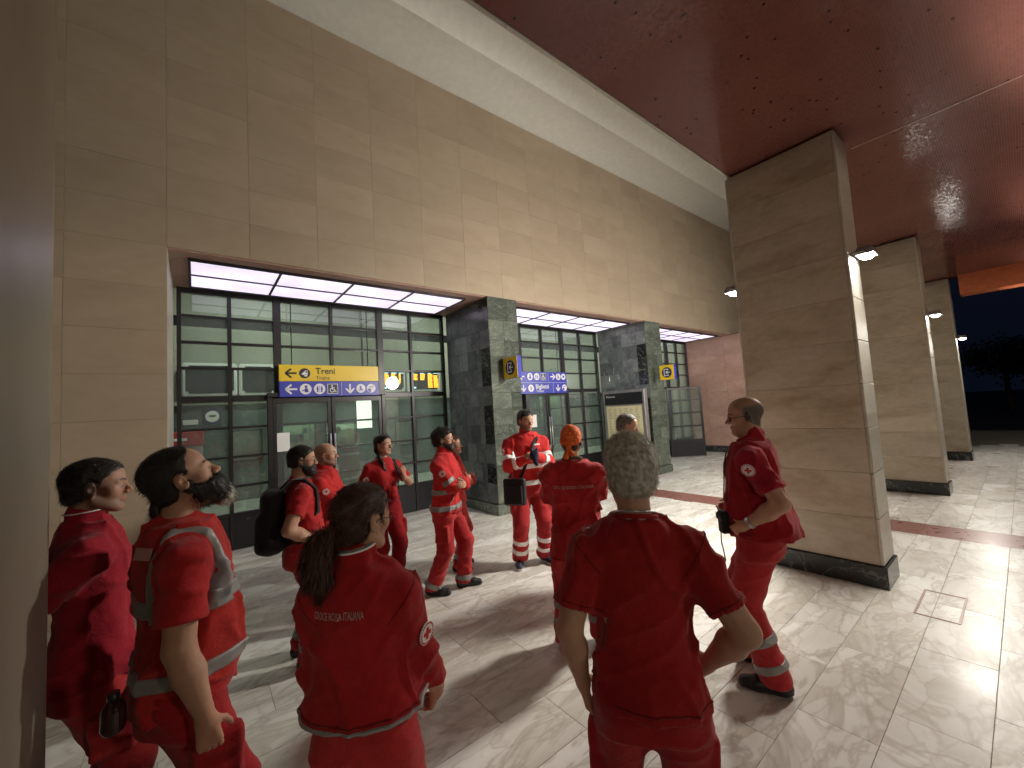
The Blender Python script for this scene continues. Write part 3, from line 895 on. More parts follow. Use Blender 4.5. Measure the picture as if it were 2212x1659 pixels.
# ---- hanging signs
def sign_frame(x0, z0, y):
    return lambda u, v, w: Vector((x0+u, y-w, z0+v))
def pictos(fr, items, parent, bgcol, fgcol):
    """round pictograms: (kind, u, v, r)"""
    for kind, u, v, r in items:
        if kind == 'wheelchair':
            p = mesh_obj('pictogram_plate', prism_mesh([rect(u-r, v-r, u+r, v+r)], .003, fr), M['signw'], parent)
            mesh_obj('pictogram_field', prism_mesh([rect(u-r*.9, v-r*.9, u+r*.9, v+r*.9)], .0045, fr), M['navy'], p)
            ring = []
            for k in range(9):
                a0 = rad(100+k*28); a1 = rad(100+(k+1)*28)
                ring.append(line(u-.1*r+.42*r*math.cos(a0), v-.25*r+.42*r*math.sin(a0), u-.1*r+.42*r*math.cos(a1), v-.25*r+.42*r*math.sin(a1), r*.15))
            mesh_obj('pictogram_figure', prism_mesh([circ(u-.12*r, v+.65*r, r*.15, 12), line(u-.12*r, v+.5*r, u-.08*r, v-.1*r, r*.2), line(u-.1*r, v+.2*r, u+.35*r, v+.2*r, r*.13), line(u-.1*r, v-.08*r, u+.32*r, v-.08*r, r*.17), line(u+.28*r, v-.08*r, u+.5*r, v-.6*r, r*.16), line(u+.45*r, v-.58*r, u+.7*r, v-.5*r, r*.14)] + ring, .006, fr), M['signw'], p)
            continue
        p = mesh_obj('pictogram_disc', prism_mesh([circ(u, v, r)], .003, fr), fgcol, parent)
        P = []
        if kind == 'train':
            P = [[(u-.62*r, v-.2*r), (u-.1*r, v+.32*r), (u+.1*r, v+.55*r), (u+.5*r, v+.55*r), (u+.55*r, v-.35*r), (u+.2*r, v-.5*r)], rect(u-.05*r, v-.62*r, u+.5*r, v-.45*r)]
            q = mesh_obj('pictogram_figure', prism_mesh(P, .0045, fr), M['signw'], p)
            mesh_obj('pictogram_detail', prism_mesh([rect(u+.12*r, v+.12*r, u+.45*r, v+.4*r), circ(u+.1*r, v-.22*r, .09*r, 8), circ(u+.42*r, v-.22*r, .09*r, 8)], .006, fr), M['ink'], p)
            continue
        if kind == 'officer':
            P = [circ(u+.05*r, v+.38*r, .22*r, 12), rect(u-.25*r, v+.52*r, u+.35*r, v+.66*r), [(u-.15*r, v+.12*r), (u+.35*r, v+.12*r), (u+.45*r, v-.6*r), (u-.2*r, v-.6*r)], line(u-.6*r, v-.35*r, u+.1*r, v-.05*r, .2*r)]
        elif kind == 'toilet':
            for s in (-1, 1):
                P += [circ(u+s*.36*r, v+.45*r, .13*r, 10), rect(u+s*.36*r-.17*r, v-.15*r, u+s*.36*r+.17*r, v+.28*r), rect(u+s*.36*r-.12*r, v-.6*r, u+s*.36*r+.12*r, v-.15*r)]
            P.append(rect(u-.03*r, v-.65*r, u+.03*r, v+.65*r))
        elif kind == 'wait':
            P = [circ(u-.1*r, v+.45*r, .18*r, 10), [(u-.3*r, v+.25*r), (u+.15*r, v+.25*r), (u+.2*r, v-.2*r), (u-.2*r, v-.25*r)], line(u-.2*r, v-.22*r, u+.4*r, v-.3*r, .2*r), line(u-.45*r, v-.1*r, u-.3*r, v-.6*r, .1*r), line(u-.4*r, v-.55*r, u+.6*r, v-.55*r, .08*r)]
        elif kind == 'ticket':
            P = [circ(u, v+.45*r, .17*r, 10), [(u-.2*r, v+.25*r), (u+.2*r, v+.25*r), (u+.15*r, v-.65*r), (u-.15*r, v-.65*r)], rect(u+.22*r, v-.1*r, u+.55*r, v+.1*r)]
        elif kind == 'square':
            P = [rect(u-.4*r, v-.35*r, u+.4*r, v+.4*r)]
        elif kind == 'street':
            P = [[(u-.8*r, v-.05*r), (u-.05*r, v-.05*r), (u-.05*r, v-.92*r), (u-.45*r, v-.8*r), (u-.75*r, v-.5*r)], rect(u-.5*r, v+.4*r, u+.5*r, v+.5*r), rect(u-.55*r, v+.2*r, u+.6*r, v+.27*r)]
        mesh_obj('pictogram_figure', prism_mesh(P, .0045, fr), bgcol, p)
def sign_text(body, u, v, size, fr, mat, parent, bold=0, xs=1.0):
    me, vv = text_mesh(body, size, bold, xs)
    out = np.array([list(fr(u+p[0], v+p[1], .004)) for p in vv])
    me.vertices.foreach_set('co', out.ravel()); me.materials.clear()
    return mesh_obj('lettering', me, mat, parent)

SY = 7.40
e = empty('hanging_sign', (1.87, SY, 2.30), 'yellow and blue sign reading Treni Trains over the door', 'sign')
x0, x1 = 1.06, 2.68
box('blue_board', (x0, SY, 2.295), (x1, SY+.06, 2.55), M['blue'], e, .004)
box('yellow_board', (x0, SY, 2.552), (x1, SY+.06, 2.825), M['yellow'], e, .004)
fr = sign_frame(x0, 2.295, SY-.0005)
mesh_obj('arrow', prism_mesh(arrow(.17, .39, .085, math.pi), .003, fr), M['ink'], e)
pictos(fr, [('train', .375, .39, .085)], e, M['ink'], M['ink'])
sign_text('Treni', .54, .385, .145, fr, M['ink'], e, .002)
sign_text('Trains', .545, .285, .088, fr, M['ink'], e)
mesh_obj('arrow', prism_mesh(arrow(.17, .125, .088, math.pi), .003, fr), M['signw'], e)
pictos(fr, [('officer', .385, .125, .09), ('toilet', .60, .125, .09), ('wheelchair', .81, .125, .086)], e, M['blue'], M['signw'])
mesh_obj('divider', prism_mesh([rect(.955, .015, .961, .24)], .003, fr), M['signw'], e)
mesh_obj('arrow', prism_mesh(arrow(1.10, .125, .082, -math.pi/2), .003, fr), M['signw'], e)
pictos(fr, [('wait', 1.29, .125, .08), ('street', 1.475, .125, .08)], e, M['blue'], M['signw'])
for xx in (1.25, 2.5):
    bm = bmesh.new(); tube_bm(bm, [(xx, SY+.03, 2.82), (xx, SY+.03, SOF-.06)], .008, 6)
    mesh_obj('hanger', bm_mesh(bm), M['bronze'], e)

e = empty('hanging_sign', (6.8, SY, 2.23), 'blue sign reading Biglietti Tickets between the marble pillars', 'sign')
x0, x1 = 5.70, 7.66
box('blue_board', (x0, SY, 2.235), (x1, SY+.06, 2.775), M['blue'], e, .004)
fr = sign_frame(x0, 2.235, SY-.0005)
q = .50
mesh_obj('arrow', prism_mesh(arrow(q-.06, .42, .085, math.pi), .003, fr), M['signw'], e)
pictos(fr, [('officer', q+.20, .42, .088), ('toilet', q+.42, .42, .088), ('wheelchair', q+.64, .42, .085)], e, M['blue'], M['signw'])
mesh_obj('arrow', prism_mesh(arrow(q+.96, .42, .085, 0), .003, fr), M['signw'], e)
pictos(fr, [('wait', q+1.16, .42, .085), ('square', q+1.345, .42, .08)], e, M['blue'], M['signw'])
mesh_obj('divider', prism_mesh([rect(.03, .268, 1.93, .273), rect(q+.80, .29, q+.805, .52), rect(q+.96, .02, q+.965, .255)], .003, fr), M['signw'], e)
mesh_obj('arrow', prism_mesh(arrow(q-.02, .135, .08, -math.pi/2), .003, fr), M['signw'], e)
pictos(fr, [('ticket', q+.21, .135, .088), ('street', q+1.36, .135, .085)], e, M['blue'], M['signw'])
sign_text('Biglietti', q+.36, .125, .15, fr, M['signw'], e, .002)
sign_text('Tickets', q+.37, .035, .085, fr, M['signw'], e)
mesh_obj('arrow', prism_mesh(arrow(q+1.13, .135, .085, -math.pi/2), .003, fr), M['signw'], e)
for xx in (6.0, 7.4):
    bm = bmesh.new(); tube_bm(bm, [(xx, SY+.03, 2.77), (xx, SY+.03, SOF-.06)], .008, 6)
    mesh_obj('hanger', bm_mesh(bm), M['bronze'], e)

def flag(x, y0, y1, z0, z1, label):
    e = empty('projecting_sign', (x, y1, z0), label, 'sign', 'projecting entrance signs on the pillars')
    box('sign_box', (x, y0, z0), (x+.09, y1, z1), M['blue'], e, .004)
    fr = lambda u, v, w: Vector((x-.001-w, y1-u, z0+v))
    W, H = y1-y0, z1-z0
    mesh_obj('yellow_face', prism_mesh([rect(.002, .002, W-.002, H-.002)], .006, fr), M['yellow'], e)
    fr2 = lambda u, v, w: Vector((x-.008-w, y1-u, z0+v))
    d = mesh_obj('disc', prism_mesh([circ(W/2, H/2, .135)], .003, fr2), M['navy'], e)
    fr3 = lambda u, v, w: Vector((x-.012-w, y1-u, z0+v))
    c, m = W/2, H/2
    P = [rect(c-.075, m-.09, c-.058, m+.09), rect(c-.058, m+.073, c+.05, m+.09), rect(c-.058, m-.09, c+.05, m-.073), rect(c+.035, m+.05, c+.05, m+.073), rect(c+.035, m-.073, c+.05, m-.05)]
    P += [line(c-.01, m, c+.085, m, .02), line(c-.02, m, c+.025, m+.042, .019), line(c-.02, m, c+.025, m-.042, .019)]
    mesh_obj('door_arrow', prism_mesh(P, .003, fr3), M['signw'], d)
flag(4.50, 5.52, 5.93, 2.44, 2.83, 'yellow entrance sign sticking out of the nearer marble pillar')
flag(9.46, 5.40, 5.80, 2.40, 2.78, 'yellow entrance sign sticking out of the farther marble pillar')

# timetable case against the side of the farther pillar
e = empty('timetable_case', (9.1, 6.7, 0), 'metal timetable case with yellow poster against the farther pillar', 'display case')
cx0 = 9.02
box('case_body', (cx0, 6.02, .55), (9.16, 7.35, 2.22), M['alu'], e, .01)
box('header_panel', (cx0-.006, 6.08, 1.84), (cx0-.001, 7.29, 2.15), M['kick'], e)
box('poster', (cx0-.006, 6.12, .75), (cx0-.001, 7.25, 1.80), M['paper'], e)
for yy in (6.1, 7.2):
    box('leg', (cx0+.03, yy, 0), (cx0+.09, yy+.06, .548), M['alu'], e)
fr = lambda u, v, w: Vector((cx0-.0065-w, 7.29-u, 1.84+v))
me, vv = text_mesh('Partenze', .085)
me.vertices.foreach_set('co', np.array([list(fr(.06+p[0], .2+p[1], .002)) for p in vv]).ravel()); me.materials.clear()
mesh_obj('lettering', me, M['signw'], e)
rn_ = random.Random(4)
P = []
for c in range(6):
    for k in range(22):
        P.append(rect(.06+c*.175, .06+k*.043, .06+c*.175+rn_.uniform(.05, .14), .075+k*.043))
mesh_obj('timetable_rows', prism_mesh(P, .001, lambda u, v, w: Vector((cx0-.0065-w, 7.25-u, .76+v))), M['hallbeige'], e)

# ---- the street beyond the portico, at night
box('ground', (-60, -80, -.6), (150, 90, -.31), M['asphalt'], kind='structure')
def tree(x, y, h, r, label, seed):
    rn_ = np.random.RandomState(seed)
    e = empty('street_tree', (x, y, -.3), label, 'tree', 'dark trees across the street')
    bm = bmesh.new()
    top = Vector((x, y, h*.45))
    tube_bm(bm, [(x, y, -.3), (x+.1, y, h*.2), top], [.22, .17, .12], 8)
    for k in range(6):
        a = k*1.05+seed; d = Vector((math.cos(a)*r*.6, math.sin(a)*r*.6, h*.3))
        tube_bm(bm, [top, top+d*.5, top+d], [.1, .06, .02], 6)
    mesh_obj('trunk', bm_mesh(bm), M['bark'], e)
    n = 3500
    cl = rn_.normal(size=(24, 3)); cl /= np.linalg.norm(cl, axis=1)[:, None]; cl *= rn_.uniform(.4, 1, (24, 1))*np.array([r*.8, r*.8, h*.25])
    c = cl[rn_.randint(0, 24, n)] + rn_.normal(size=(n, 3))*r*.2 + np.array([x, y, h*.7])
    a = rn_.normal(size=(n, 3)); a /= np.linalg.norm(a, axis=1)[:, None]
    b = rn_.normal(size=(n, 3)); b = np.cross(a, b); b /= np.linalg.norm(b, axis=1)[:, None]
    s = .14
    V = np.stack([c-a*s, c-b*s*.5, c+a*s, c+b*s*.5], 1).reshape(-1, 3)
    me = bpy.data.meshes.new('crown'); me.from_pydata(V.tolist(), [], np.arange(n*4).reshape(-1, 4).tolist())
    mesh_obj('crown', me, M['leaf'], e)
tree(38, -2.5, 5.0, 2.0, 'dark tree nearest the farthest pier', 1)
tree(40, -6.5, 4.6, 2.2, 'dark tree at the right edge of the photo', 2)
tree(46, .8, 5.2, 2.2, 'dark tree mostly hidden by the farthest pier', 3)
for k, (x, y, w_) in enumerate(((60, -9.5, 0), (64, -3.2, 0), (-7.5, -10.5, 340), (8.0, -14.0, 450))):
    e = empty('street_lamp', (x, y, -.3), ('orange street lamp at the right edge far away', 'orange street lamp far beyond the trees', 'added fill lamp on the forecourt behind the photographer', 'added fill lamp on the forecourt to the right of the photographer')[k], 'street lamp', 'street lamps far away')
    bm = bmesh.new(); tube_bm(bm, [(x, y, -.3), (x, y, 5.4), (x-.5, y, 5.7), (x-1, y, 5.7)], [.08, .06, .05, .04], 8)
    mesh_obj('pole', bm_mesh(bm), M['bronze'], e)
    bm = bmesh.new(); bmesh.ops.create_uvsphere(bm, u_segments=10, v_segments=6, radius=.22, matrix=Matrix.Translation((x-1.1, y, 5.6)) @ Matrix.Diagonal((1, .7, .4, 1)))
    mesh_obj('lamp_head', bm_mesh(bm, smooth=True), M['far_lamp'], e)
    if w_:  # the forecourt pair is added, unseen fill for pier faces and backs
        li = bpy.data.lights.new('fill_light', 'POINT'); li.energy = w_; li.color = (1, .88, .68); li.shadow_soft_size = .5
        lo = bpy.data.objects.new('fill_light', li); COL.objects.link(lo); lo.parent = e; lo.location = (-1.1, 0, 5.3)

# ================================================================== people
# Each figure is grown from a distance field on a grid (tapered limbs blended at the joints),
# one continuous surface for the body and one for each garment.
_tab = np.random.RandomState(11).rand(32, 32, 32)
def vnoise(p, f, seed=0):
    q = p*np.asarray(f, float) + seed*7.31
    i = np.floor(q).astype(int); t = q-i; t = t*t*(3-2*t)
    r = 0
    for a in (0, 1):
        for b in (0, 1):
            for c in (0, 1):
                w = (t[:, 0] if a else 1-t[:, 0])*(t[:, 1] if b else 1-t[:, 1])*(t[:, 2] if c else 1-t[:, 2])
                r = r + w*_tab[(i[:, 0]+a) % 32, (i[:, 1]+b) % 32, (i[:, 2]+c) % 32]
    return r-.5
def npv(*a): return np.array(a, float)
def unit(v): v = np.asarray(v, float); return v/np.linalg.norm(v)

class Field:
    def __init__(s, lo, hi, h, org=None, R=None):
        s.lo = np.array(lo, float); s.h = h
        n = np.ceil((np.array(hi)-s.lo)/h).astype(int)+1
        s.n = n; s.D = np.full(n, .09)
        s.ax = [s.lo[i]+h*np.arange(n[i]) for i in range(3)]
        s.org = npv(0, 0, 0) if org is None else np.asarray(org, float)
        s.R = np.eye(3) if R is None else np.asarray(R, float)   # columns: local axes
    def loc(s, p): return s.R.T @ (np.asarray(p, float)-s.org)
    def sub(s, lo, hi):
        a = np.clip(np.floor((np.asarray(lo)-s.lo)/s.h).astype(int), 0, s.n); b = np.clip(np.ceil((np.asarray(hi)-s.lo)/s.h).astype(int)+1, 0, s.n)
        if (b <= a).any(): return None
        sl = tuple(slice(a[i], b[i]) for i in range(3))
        return sl, s.ax[0][sl[0]][:, None, None], s.ax[1][sl[1]][None, :, None], s.ax[2][sl[2]][None, None, :]
    def put(s, sl, d, k, cut=False):
        A = s.D[sl]
        if cut:
            h = np.maximum(k-np.abs(A+d), 0)/k
            s.D[sl] = np.maximum(A, -d)+h*h*k*.25
        else:
            h = np.maximum(k-np.abs(A-d), 0)/k
            s.D[sl] = np.minimum(A, d)-h*h*k*.25
    def cone(s, a, b, ra, rb, k=.02, cut=False):
        a = np.asarray(a, float); b = np.asarray(b, float)
        m = max(ra, rb)+.05
        g = s.sub(np.minimum(a, b)-m, np.maximum(a, b)+m)
        if g is None: return
        sl, X, Y, Z = g
        v = b-a; L2 = max(v@v, 1e-9)
        t = np.clip(((X-a[0])*v[0]+(Y-a[1])*v[1]+(Z-a[2])*v[2])/L2, 0, 1)
        d = np.sqrt((X-a[0]-t*v[0])**2+(Y-a[1]-t*v[1])**2+(Z-a[2]-t*v[2])**2)-(ra+(rb-ra)*t)
        s.put(sl, d, k, cut)
    def ball(s, c, r, k=.02, cut=False): s.cone(c, np.asarray(c, float)+1e-4, r, r, k, cut)
    def ell(s, c, r, k=.02, cut=False, A=None):
        c = np.asarray(c, float); r = np.asarray(r, float)
        m = r.max()+.04
        g = s.sub(c-m, c+m)
        if g is None: return
        sl, X, Y, Z = g
        x, y, z = X-c[0], Y-c[1], Z-c[2]
        if A is not None:
            x, y, z = (A[0, 0]*x+A[1, 0]*y+A[2, 0]*z, A[0, 1]*x+A[1, 1]*y+A[2, 1]*z, A[0, 2]*x+A[1, 2]*y+A[2, 2]*z)
        q = np.sqrt((x/r[0])**2+(y/r[1])**2+(z/r[2])**2)
        g2 = np.sqrt((x/r[0]**2)**2+(y/r[1]**2)**2+(z/r[2]**2)**2)
        s.put(sl, q*(q-1)/np.maximum(g2, 1e-6), k, cut)
    def rbox(s, c, half, r, k=.01, A=None, cut=False):
        c = np.asarray(c, float); half = np.asarray(half, float)
        m = np.linalg.norm(half)+.03
        g = s.sub(c-m, c+m)
        if g is None: return
        sl, X, Y, Z = g
        x, y, z = X-c[0], Y-c[1], Z-c[2]
        if A is not None:
            x, y, z = (A[0, 0]*x+A[1, 0]*y+A[2, 0]*z, A[0, 1]*x+A[1, 1]*y+A[2, 1]*z, A[0, 2]*x+A[1, 2]*y+A[2, 2]*z)
        qx, qy, qz = np.abs(x)-half[0]+r, np.abs(y)-half[1]+r, np.abs(z)-half[2]+r
        d = np.sqrt(np.maximum(qx, 0)**2+np.maximum(qy, 0)**2+np.maximum(qz, 0)**2)+np.minimum(np.maximum(qx, np.maximum(qy, qz)), 0)-r
        s.put(sl, d, k, cut)
    def torso(s, T, off, ease=0.0, zlo=.7, zhi=1.52, k=.03, n=2.4):
        z, a, bf, bb = T
        m = .07
        g = s.sub((-a.max()-m-.1, -bb.max()-m-.1, zlo-.03), (a.max()+m+.1, bf.max()+m+.1, zhi+.03))
        if g is None: return
        sl, X, Y, Z = g
        zc = np.clip(Z, zlo, zhi)
        A = np.interp(zc, z, a)+ease; F_ = np.interp(zc, z, bf)+ease; B = np.interp(zc, z, bb)+ease
        ox, oy = off(zc)
        y = Y-oy
        b = np.where(y > 0, F_, B)
        q = ((np.abs(X-ox)/A)**n+(np.abs(y)/b)**n)**(1/n)
        d = (q-1)*np.minimum(A, b)*.92
        e = np.maximum(Z-zhi, zlo-Z)
        d = np.maximum(d, e)
        s.put(sl, d, k)
    def pts(s, m):
        i = np.argwhere(m)
        return np.stack([s.ax[c][i[:, c]] for c in range(3)], 1)
    def warp(s, fn, band=.035):
        m = np.abs(s.D) < band
        s.D[m] += fn(s.pts(m))
    def mask(s, fn, k=.004):
        """intersect with fn(points) < 0"""
        m = s.D < .03
        if not m.any(): return
        d = fn(s.pts(m)); A = s.D[m]
        h = np.maximum(k-np.abs(A-d), 0)/k
        s.D[m] = np.maximum(A, d)+h*h*k*.25
    def mesh(s):
        D = s.D.copy()
        D[0], D[-1], D[:, 0], D[:, -1], D[:, :, 0], D[:, :, -1] = .05, .05, .05, .05, .05, .05
        S = D < 0
        cnt = np.zeros(np.array(D.shape)-1, np.int8)
        cs = [(a, b, c) for a in (0, 1) for b in (0, 1) for c in (0, 1)]
        def sh(A, c): return A[c[0]:A.shape[0]-1+c[0], c[1]:A.shape[1]-1+c[1], c[2]:A.shape[2]-1+c[2]]
        for c in cs: cnt += sh(S, c)
        act = (cnt > 0) & (cnt < 8)
        I = np.argwhere(act)
        if len(I) == 0: return np.zeros((0, 3)), np.zeros((0, 4), int)
        vals = {c: D[I[:, 0]+c[0], I[:, 1]+c[1], I[:, 2]+c[2]] for c in cs}
        acc = np.zeros((len(I), 3)); w = np.zeros(len(I))
        for c in cs:
            for ax in range(3):
                if c[ax]: continue
                e = list(c); e[ax] = 1; e = tuple(e)
                a, b = vals[c], vals[e]
                cr_ = (a < 0) != (b < 0)
                t = np.where(cr_, a/np.where(cr_, a-b, 1), 0)
                p = np.tile(np.array(c, float), (len(I), 1)); p[:, ax] = t
                acc[cr_] += p[cr_]; w[cr_] += 1
        V = s.lo+(I+acc/w[:, None])*s.h
        idx = np.full(act.shape, -1); idx[act] = np.arange(len(I))
        quads = []
        for ax in range(3):
            u, v = (ax+1) % 3, (ax+2) % 3
            A = np.take(S, range(0, S.shape[ax]-1), ax); B = np.take(S, range(1, S.shape[ax]), ax)
            E = np.argwhere(A != B)
            E = E[(E[:, u] > 0) & (E[:, v] > 0)]
            E = E[(E[:, u] < D.shape[u]-1) & (E[:, v] < D.shape[v]-1)]
            if len(E) == 0: continue
            fl = A[E[:, 0], E[:, 1], E[:, 2]]
            q = []
            for du, dv_ in ((1, 1), (0, 1), (0, 0), (1, 0)):
                C = E.copy(); C[:, u] -= du; C[:, v] -= dv_
                q.append(idx[C[:, 0], C[:, 1], C[:, 2]])
            q = np.stack(q, 1)
            q[~fl] = q[~fl][:, ::-1]
            quads.append(q)
        return (s.org+V @ s.R.T), np.concatenate(quads)

def np_mesh(name, V, Q, mat, scale=1.0, col=None, tris=None):
    me = bpy.data.meshes.new(name)
    nq = len(Q); nt_ = 0 if tris is None else len(tris)
    me.vertices.add(len(V)); me.vertices.foreach_set('co', (np.asarray(V)*scale).astype(np.float32).ravel())
    loops = np.concatenate([Q.ravel()] + ([tris.ravel()] if nt_ else []))
    me.loops.add(len(loops)); me.loops.foreach_set('vertex_index', loops.astype(np.int32))
    me.polygons.add(nq+nt_)
    st = np.concatenate([np.arange(nq)*4] + ([nq*4+np.arange(nt_)*3] if nt_ else []))
    me.polygons.foreach_set('loop_start', st.astype(np.int32))
    me.update(calc_edges=True)
    me.polygons.foreach_set('use_smooth', np.ones(nq+nt_, bool))
    me.materials.append(mat)
    if col is not None:
        at = me.color_attributes.new('col', 'FLOAT_COLOR', 'POINT')
        at.data.foreach_set('color', np.concatenate([col, np.ones((len(col), 1))], 1).astype(np.float32).ravel())
    return me
def join(parts):
    V, Q, C, o = [], [], [], 0
    for p in parts:
        V.append(p[0]); Q.append(p[1]+o); o += len(p[0])
        if len(p) > 2: C.append(p[2])
    return (np.concatenate(V), np.concatenate(Q)) + ((np.concatenate(C),) if C else ())

def ik(a, t, l1, l2, pole):
    a, t = np.asarray(a, float), np.asarray(t, float)
    v = t-a; d = np.linalg.norm(v)
    if d > (l1+l2)*.999: v = v*(l1+l2)*.999/d; t = a+v; d = np.linalg.norm(v)
    u = v/d; x = (l1*l1-l2*l2+d*d)/(2*d); h = math.sqrt(max(l1*l1-x*x, 0))
    p = np.asarray(pole, float); p = p-u*(p@u); p = unit(p)
    return a+u*x+p*h, t
def rotm(yaw_, pit, rol=0):
    cy, sy, cp, sp, c2, s2 = math.cos(yaw_), math.sin(yaw_), math.cos(pit), math.sin(pit), math.cos(rol), math.sin(rol)
    Rz = npv([cy, -sy, 0], [sy, cy, 0], [0, 0, 1]); Rx = npv([1, 0, 0], [0, cp, -sp], [0, sp, cp]); Ry = npv([c2, 0, s2], [0, 1, 0], [-s2, 0, c2])
    return Rz@Rx@Ry
def smst(a, b, x): t = np.clip((x-a)/(b-a), 0, 1); return t*t*(3-2*t)

SKIN = npv(.50, .285, .19)
def head_prims(F, fem=False, nb=None, fat=0.0):
    F.ell((0, -.015, .04), (.074, .098, .088), .02)
    F.ell((0, .03, .045), (.062, .057, .06), .03)
    F.ell((0, .024, -.03), (.058+fat*.5, .064, .074), .03)
    jw = .050 if fem else .055+fat
    for s in (-1, 1):
        F.cone((s*jw, -.005, -.045), (s*.022, .066, -.087), .020+fat*.4, .017, .03)
        F.ball((s*.044, .052, -.010), .024, .025)
        F.cone((s*.012, .087, .023), (s*.045, .070, .024), .011 if not fem else .008, .010, .012)
    F.ball((0, .075, -.089), .018, .02)
    F.cone((0, .088, .016), (0, .112, -.020), .0075, .0118, .012)
    for s in (-1, 1):
        F.ball((s*.0115, .100, -.025), .0088, .007)
        F.ball((s*.033, .103, .005), .016, .016, True)
        F.ball((s*.032, .0765, .005), .0128, .002)
        F.cone((s*.02, .0865, .0145), (s*.044, .077, .0125), .004, .004, .004)
        F.cone((0, .0935, -.0495), (s*.020, .085, -.0535), .0055, .0040, .005)
        F.cone((0, .0920, -.0615), (s*.018, .085, -.058), .0062, .0040, .005)
        F.ell((s*.079, -.010, -.002), (.010, .021, .033), .008, A=rotm(s*-.25, 0))
        F.ball((s*.092, -.002, .003), .0135, .006, True)
    if nb is not None: F.cone((0, -.024, -.045), nb, .052 if not fem else .045, .060 if not fem else .050, .03)
    if fat: F.ell((0, .03, -.095), (.05, .045, .03), .04)

def head_colors(v, P):
    c = np.tile(SKIN*P.get('tone', 1.0), (len(v), 1))
    x, y, z = np.abs(v[:, 0]), v[:, 1], v[:, 2]
    def mix(m, col):
        nonlocal c
        c = c*(1-m[:, None])+np.asarray(col)[None]*m[:, None]
    red = (smst(.05, .08, y)*smst(-.05, -.02, z)*(1-smst(.0, .02, z)))*.25
    mix(red, SKIN*npv(1.05, .8, .75))
    hc = np.asarray(P.get('stub', (.05, .04, .035)))
    hl = np.interp(v[:, 1], [-.12, -.06, -.02, .012, .03, .07, .1], [-.075, -.07, -.045, -.015, .05, .085, .1])
    if P.get('scalp'): mix(smst(-.006, .012, z-hl)*P['scalp'], hc)
    if P.get('sides'): mix(smst(-.006, .012, z-hl)*(1-smst(.055, .085, z+np.maximum(v[:, 1], 0)*.5))*(1-smst(.0, .03, v[:, 1]))*P['sides'], hc)
    if P.get('stubble'): mix(smst(-.02, -.04, z+.3*(y-.05))*smst(-.03, .0, y)*(1-smst(-.115, -.13, z))*P['stubble'], hc)
    lip = (x < .023)*(1-smst(.006, .010, np.abs(z+.0555)))*smst(.078, .084, y)
    mix(lip*.7, SKIN*npv(.85, .5, .5))
    a, b = npv(.013, 0, .0295), npv(.046, 0, .032)
    t = np.clip(((x-a[0])*(b[0]-a[0])+(z-a[2])*(b[2]-a[2]))/((b-a)@(b-a)), 0, 1)
    d = np.hypot(x-a[0]-t*(b[0]-a[0]), z-a[2]-t*(b[2]-a[2])-.004*np.sin(t*3))
    mix((1-smst(.003, .0065, d))*(y > .05)*.85, P.get('brow', (.03, .02, .015)))
    de = np.sqrt((x-.032)**2+(v[:, 1]-.0765)**2+(z-.005)**2)
    eye = (de < .0145)*(np.abs(z-.004) < .0058)*(y > .078)
    mix(eye*1.0, (.34, .31, .29))
    mix(eye*(np.hypot(x-.032, z-.004) < .0078), (.03, .018, .012))
    return c

def tri_norm(V, Q):
    n = np.cross(V[Q[:, 2]]-V[Q[:, 0]], V[Q[:, 3]]-V[Q[:, 1]])
    return n/np.maximum(np.linalg.norm(n, axis=1), 1e-12)[:, None]
def strands(V, Q, cnt, comb, L, lift, w, rs, curl=0.0):
    """thin tapered hairs rooted all over a surface: 2 quads each"""
    nrm = tri_norm(V, Q)
    i = rs.randint(0, len(Q), cnt); u, v = rs.rand(cnt, 1), rs.rand(cnt, 1)
    p = (V[Q[i, 0]]*(1-u)+V[Q[i, 1]]*u)*(1-v)+(V[Q[i, 3]]*(1-u)+V[Q[i, 2]]*u)*v
    n = nrm[i]
    d = comb(p); d = d-n*(d*n).sum(1)[:, None]+n*lift+rs.normal(size=(cnt, 3))*.22
    d /= np.linalg.norm(d, axis=1)[:, None]
    L_ = (L*rs.uniform(.5, 1.2, cnt))[:, None]
    sd = np.cross(d, n+rs.normal(size=(cnt, 3))*.3); sd /= np.maximum(np.linalg.norm(sd, axis=1), 1e-9)[:, None]
    bend = -n*.25+rs.normal(size=(cnt, 3))*curl+npv(0, 0, -.15)
    m = p+d*L_*.5; t = p+d*L_+bend*L_*.5
    p = p-n*.002
    VV = np.stack([p-sd*w, p+sd*w, m-sd*w*.8, m+sd*w*.8, t-sd*w*.2, t+sd*w*.2], 1).reshape(-1, 3)
    b = np.arange(cnt)[:, None]*6
    QQ = np.concatenate([b+npv(0, 1, 3, 2).astype(int), b+npv(2, 3, 5, 4).astype(int)])
    return VV, QQ

def hairline(y, kind):
    if kind == 'receding': return np.interp(y, [-.12, -.07, -.02, .012, .03, .055, .1], [-.085, -.08, -.05, -.01, .06, .105, .14])
    if kind == 'long': return np.interp(y, [-.12, -.06, -.02, .012, .03, .07, .1], [-.12, -.11, -.09, -.03, .045, .078, .09])
    return np.interp(y, [-.12, -.07, -.02, .012, .03, .07, .1], [-.058, -.055, -.04, -.012, .045, .078, .088])

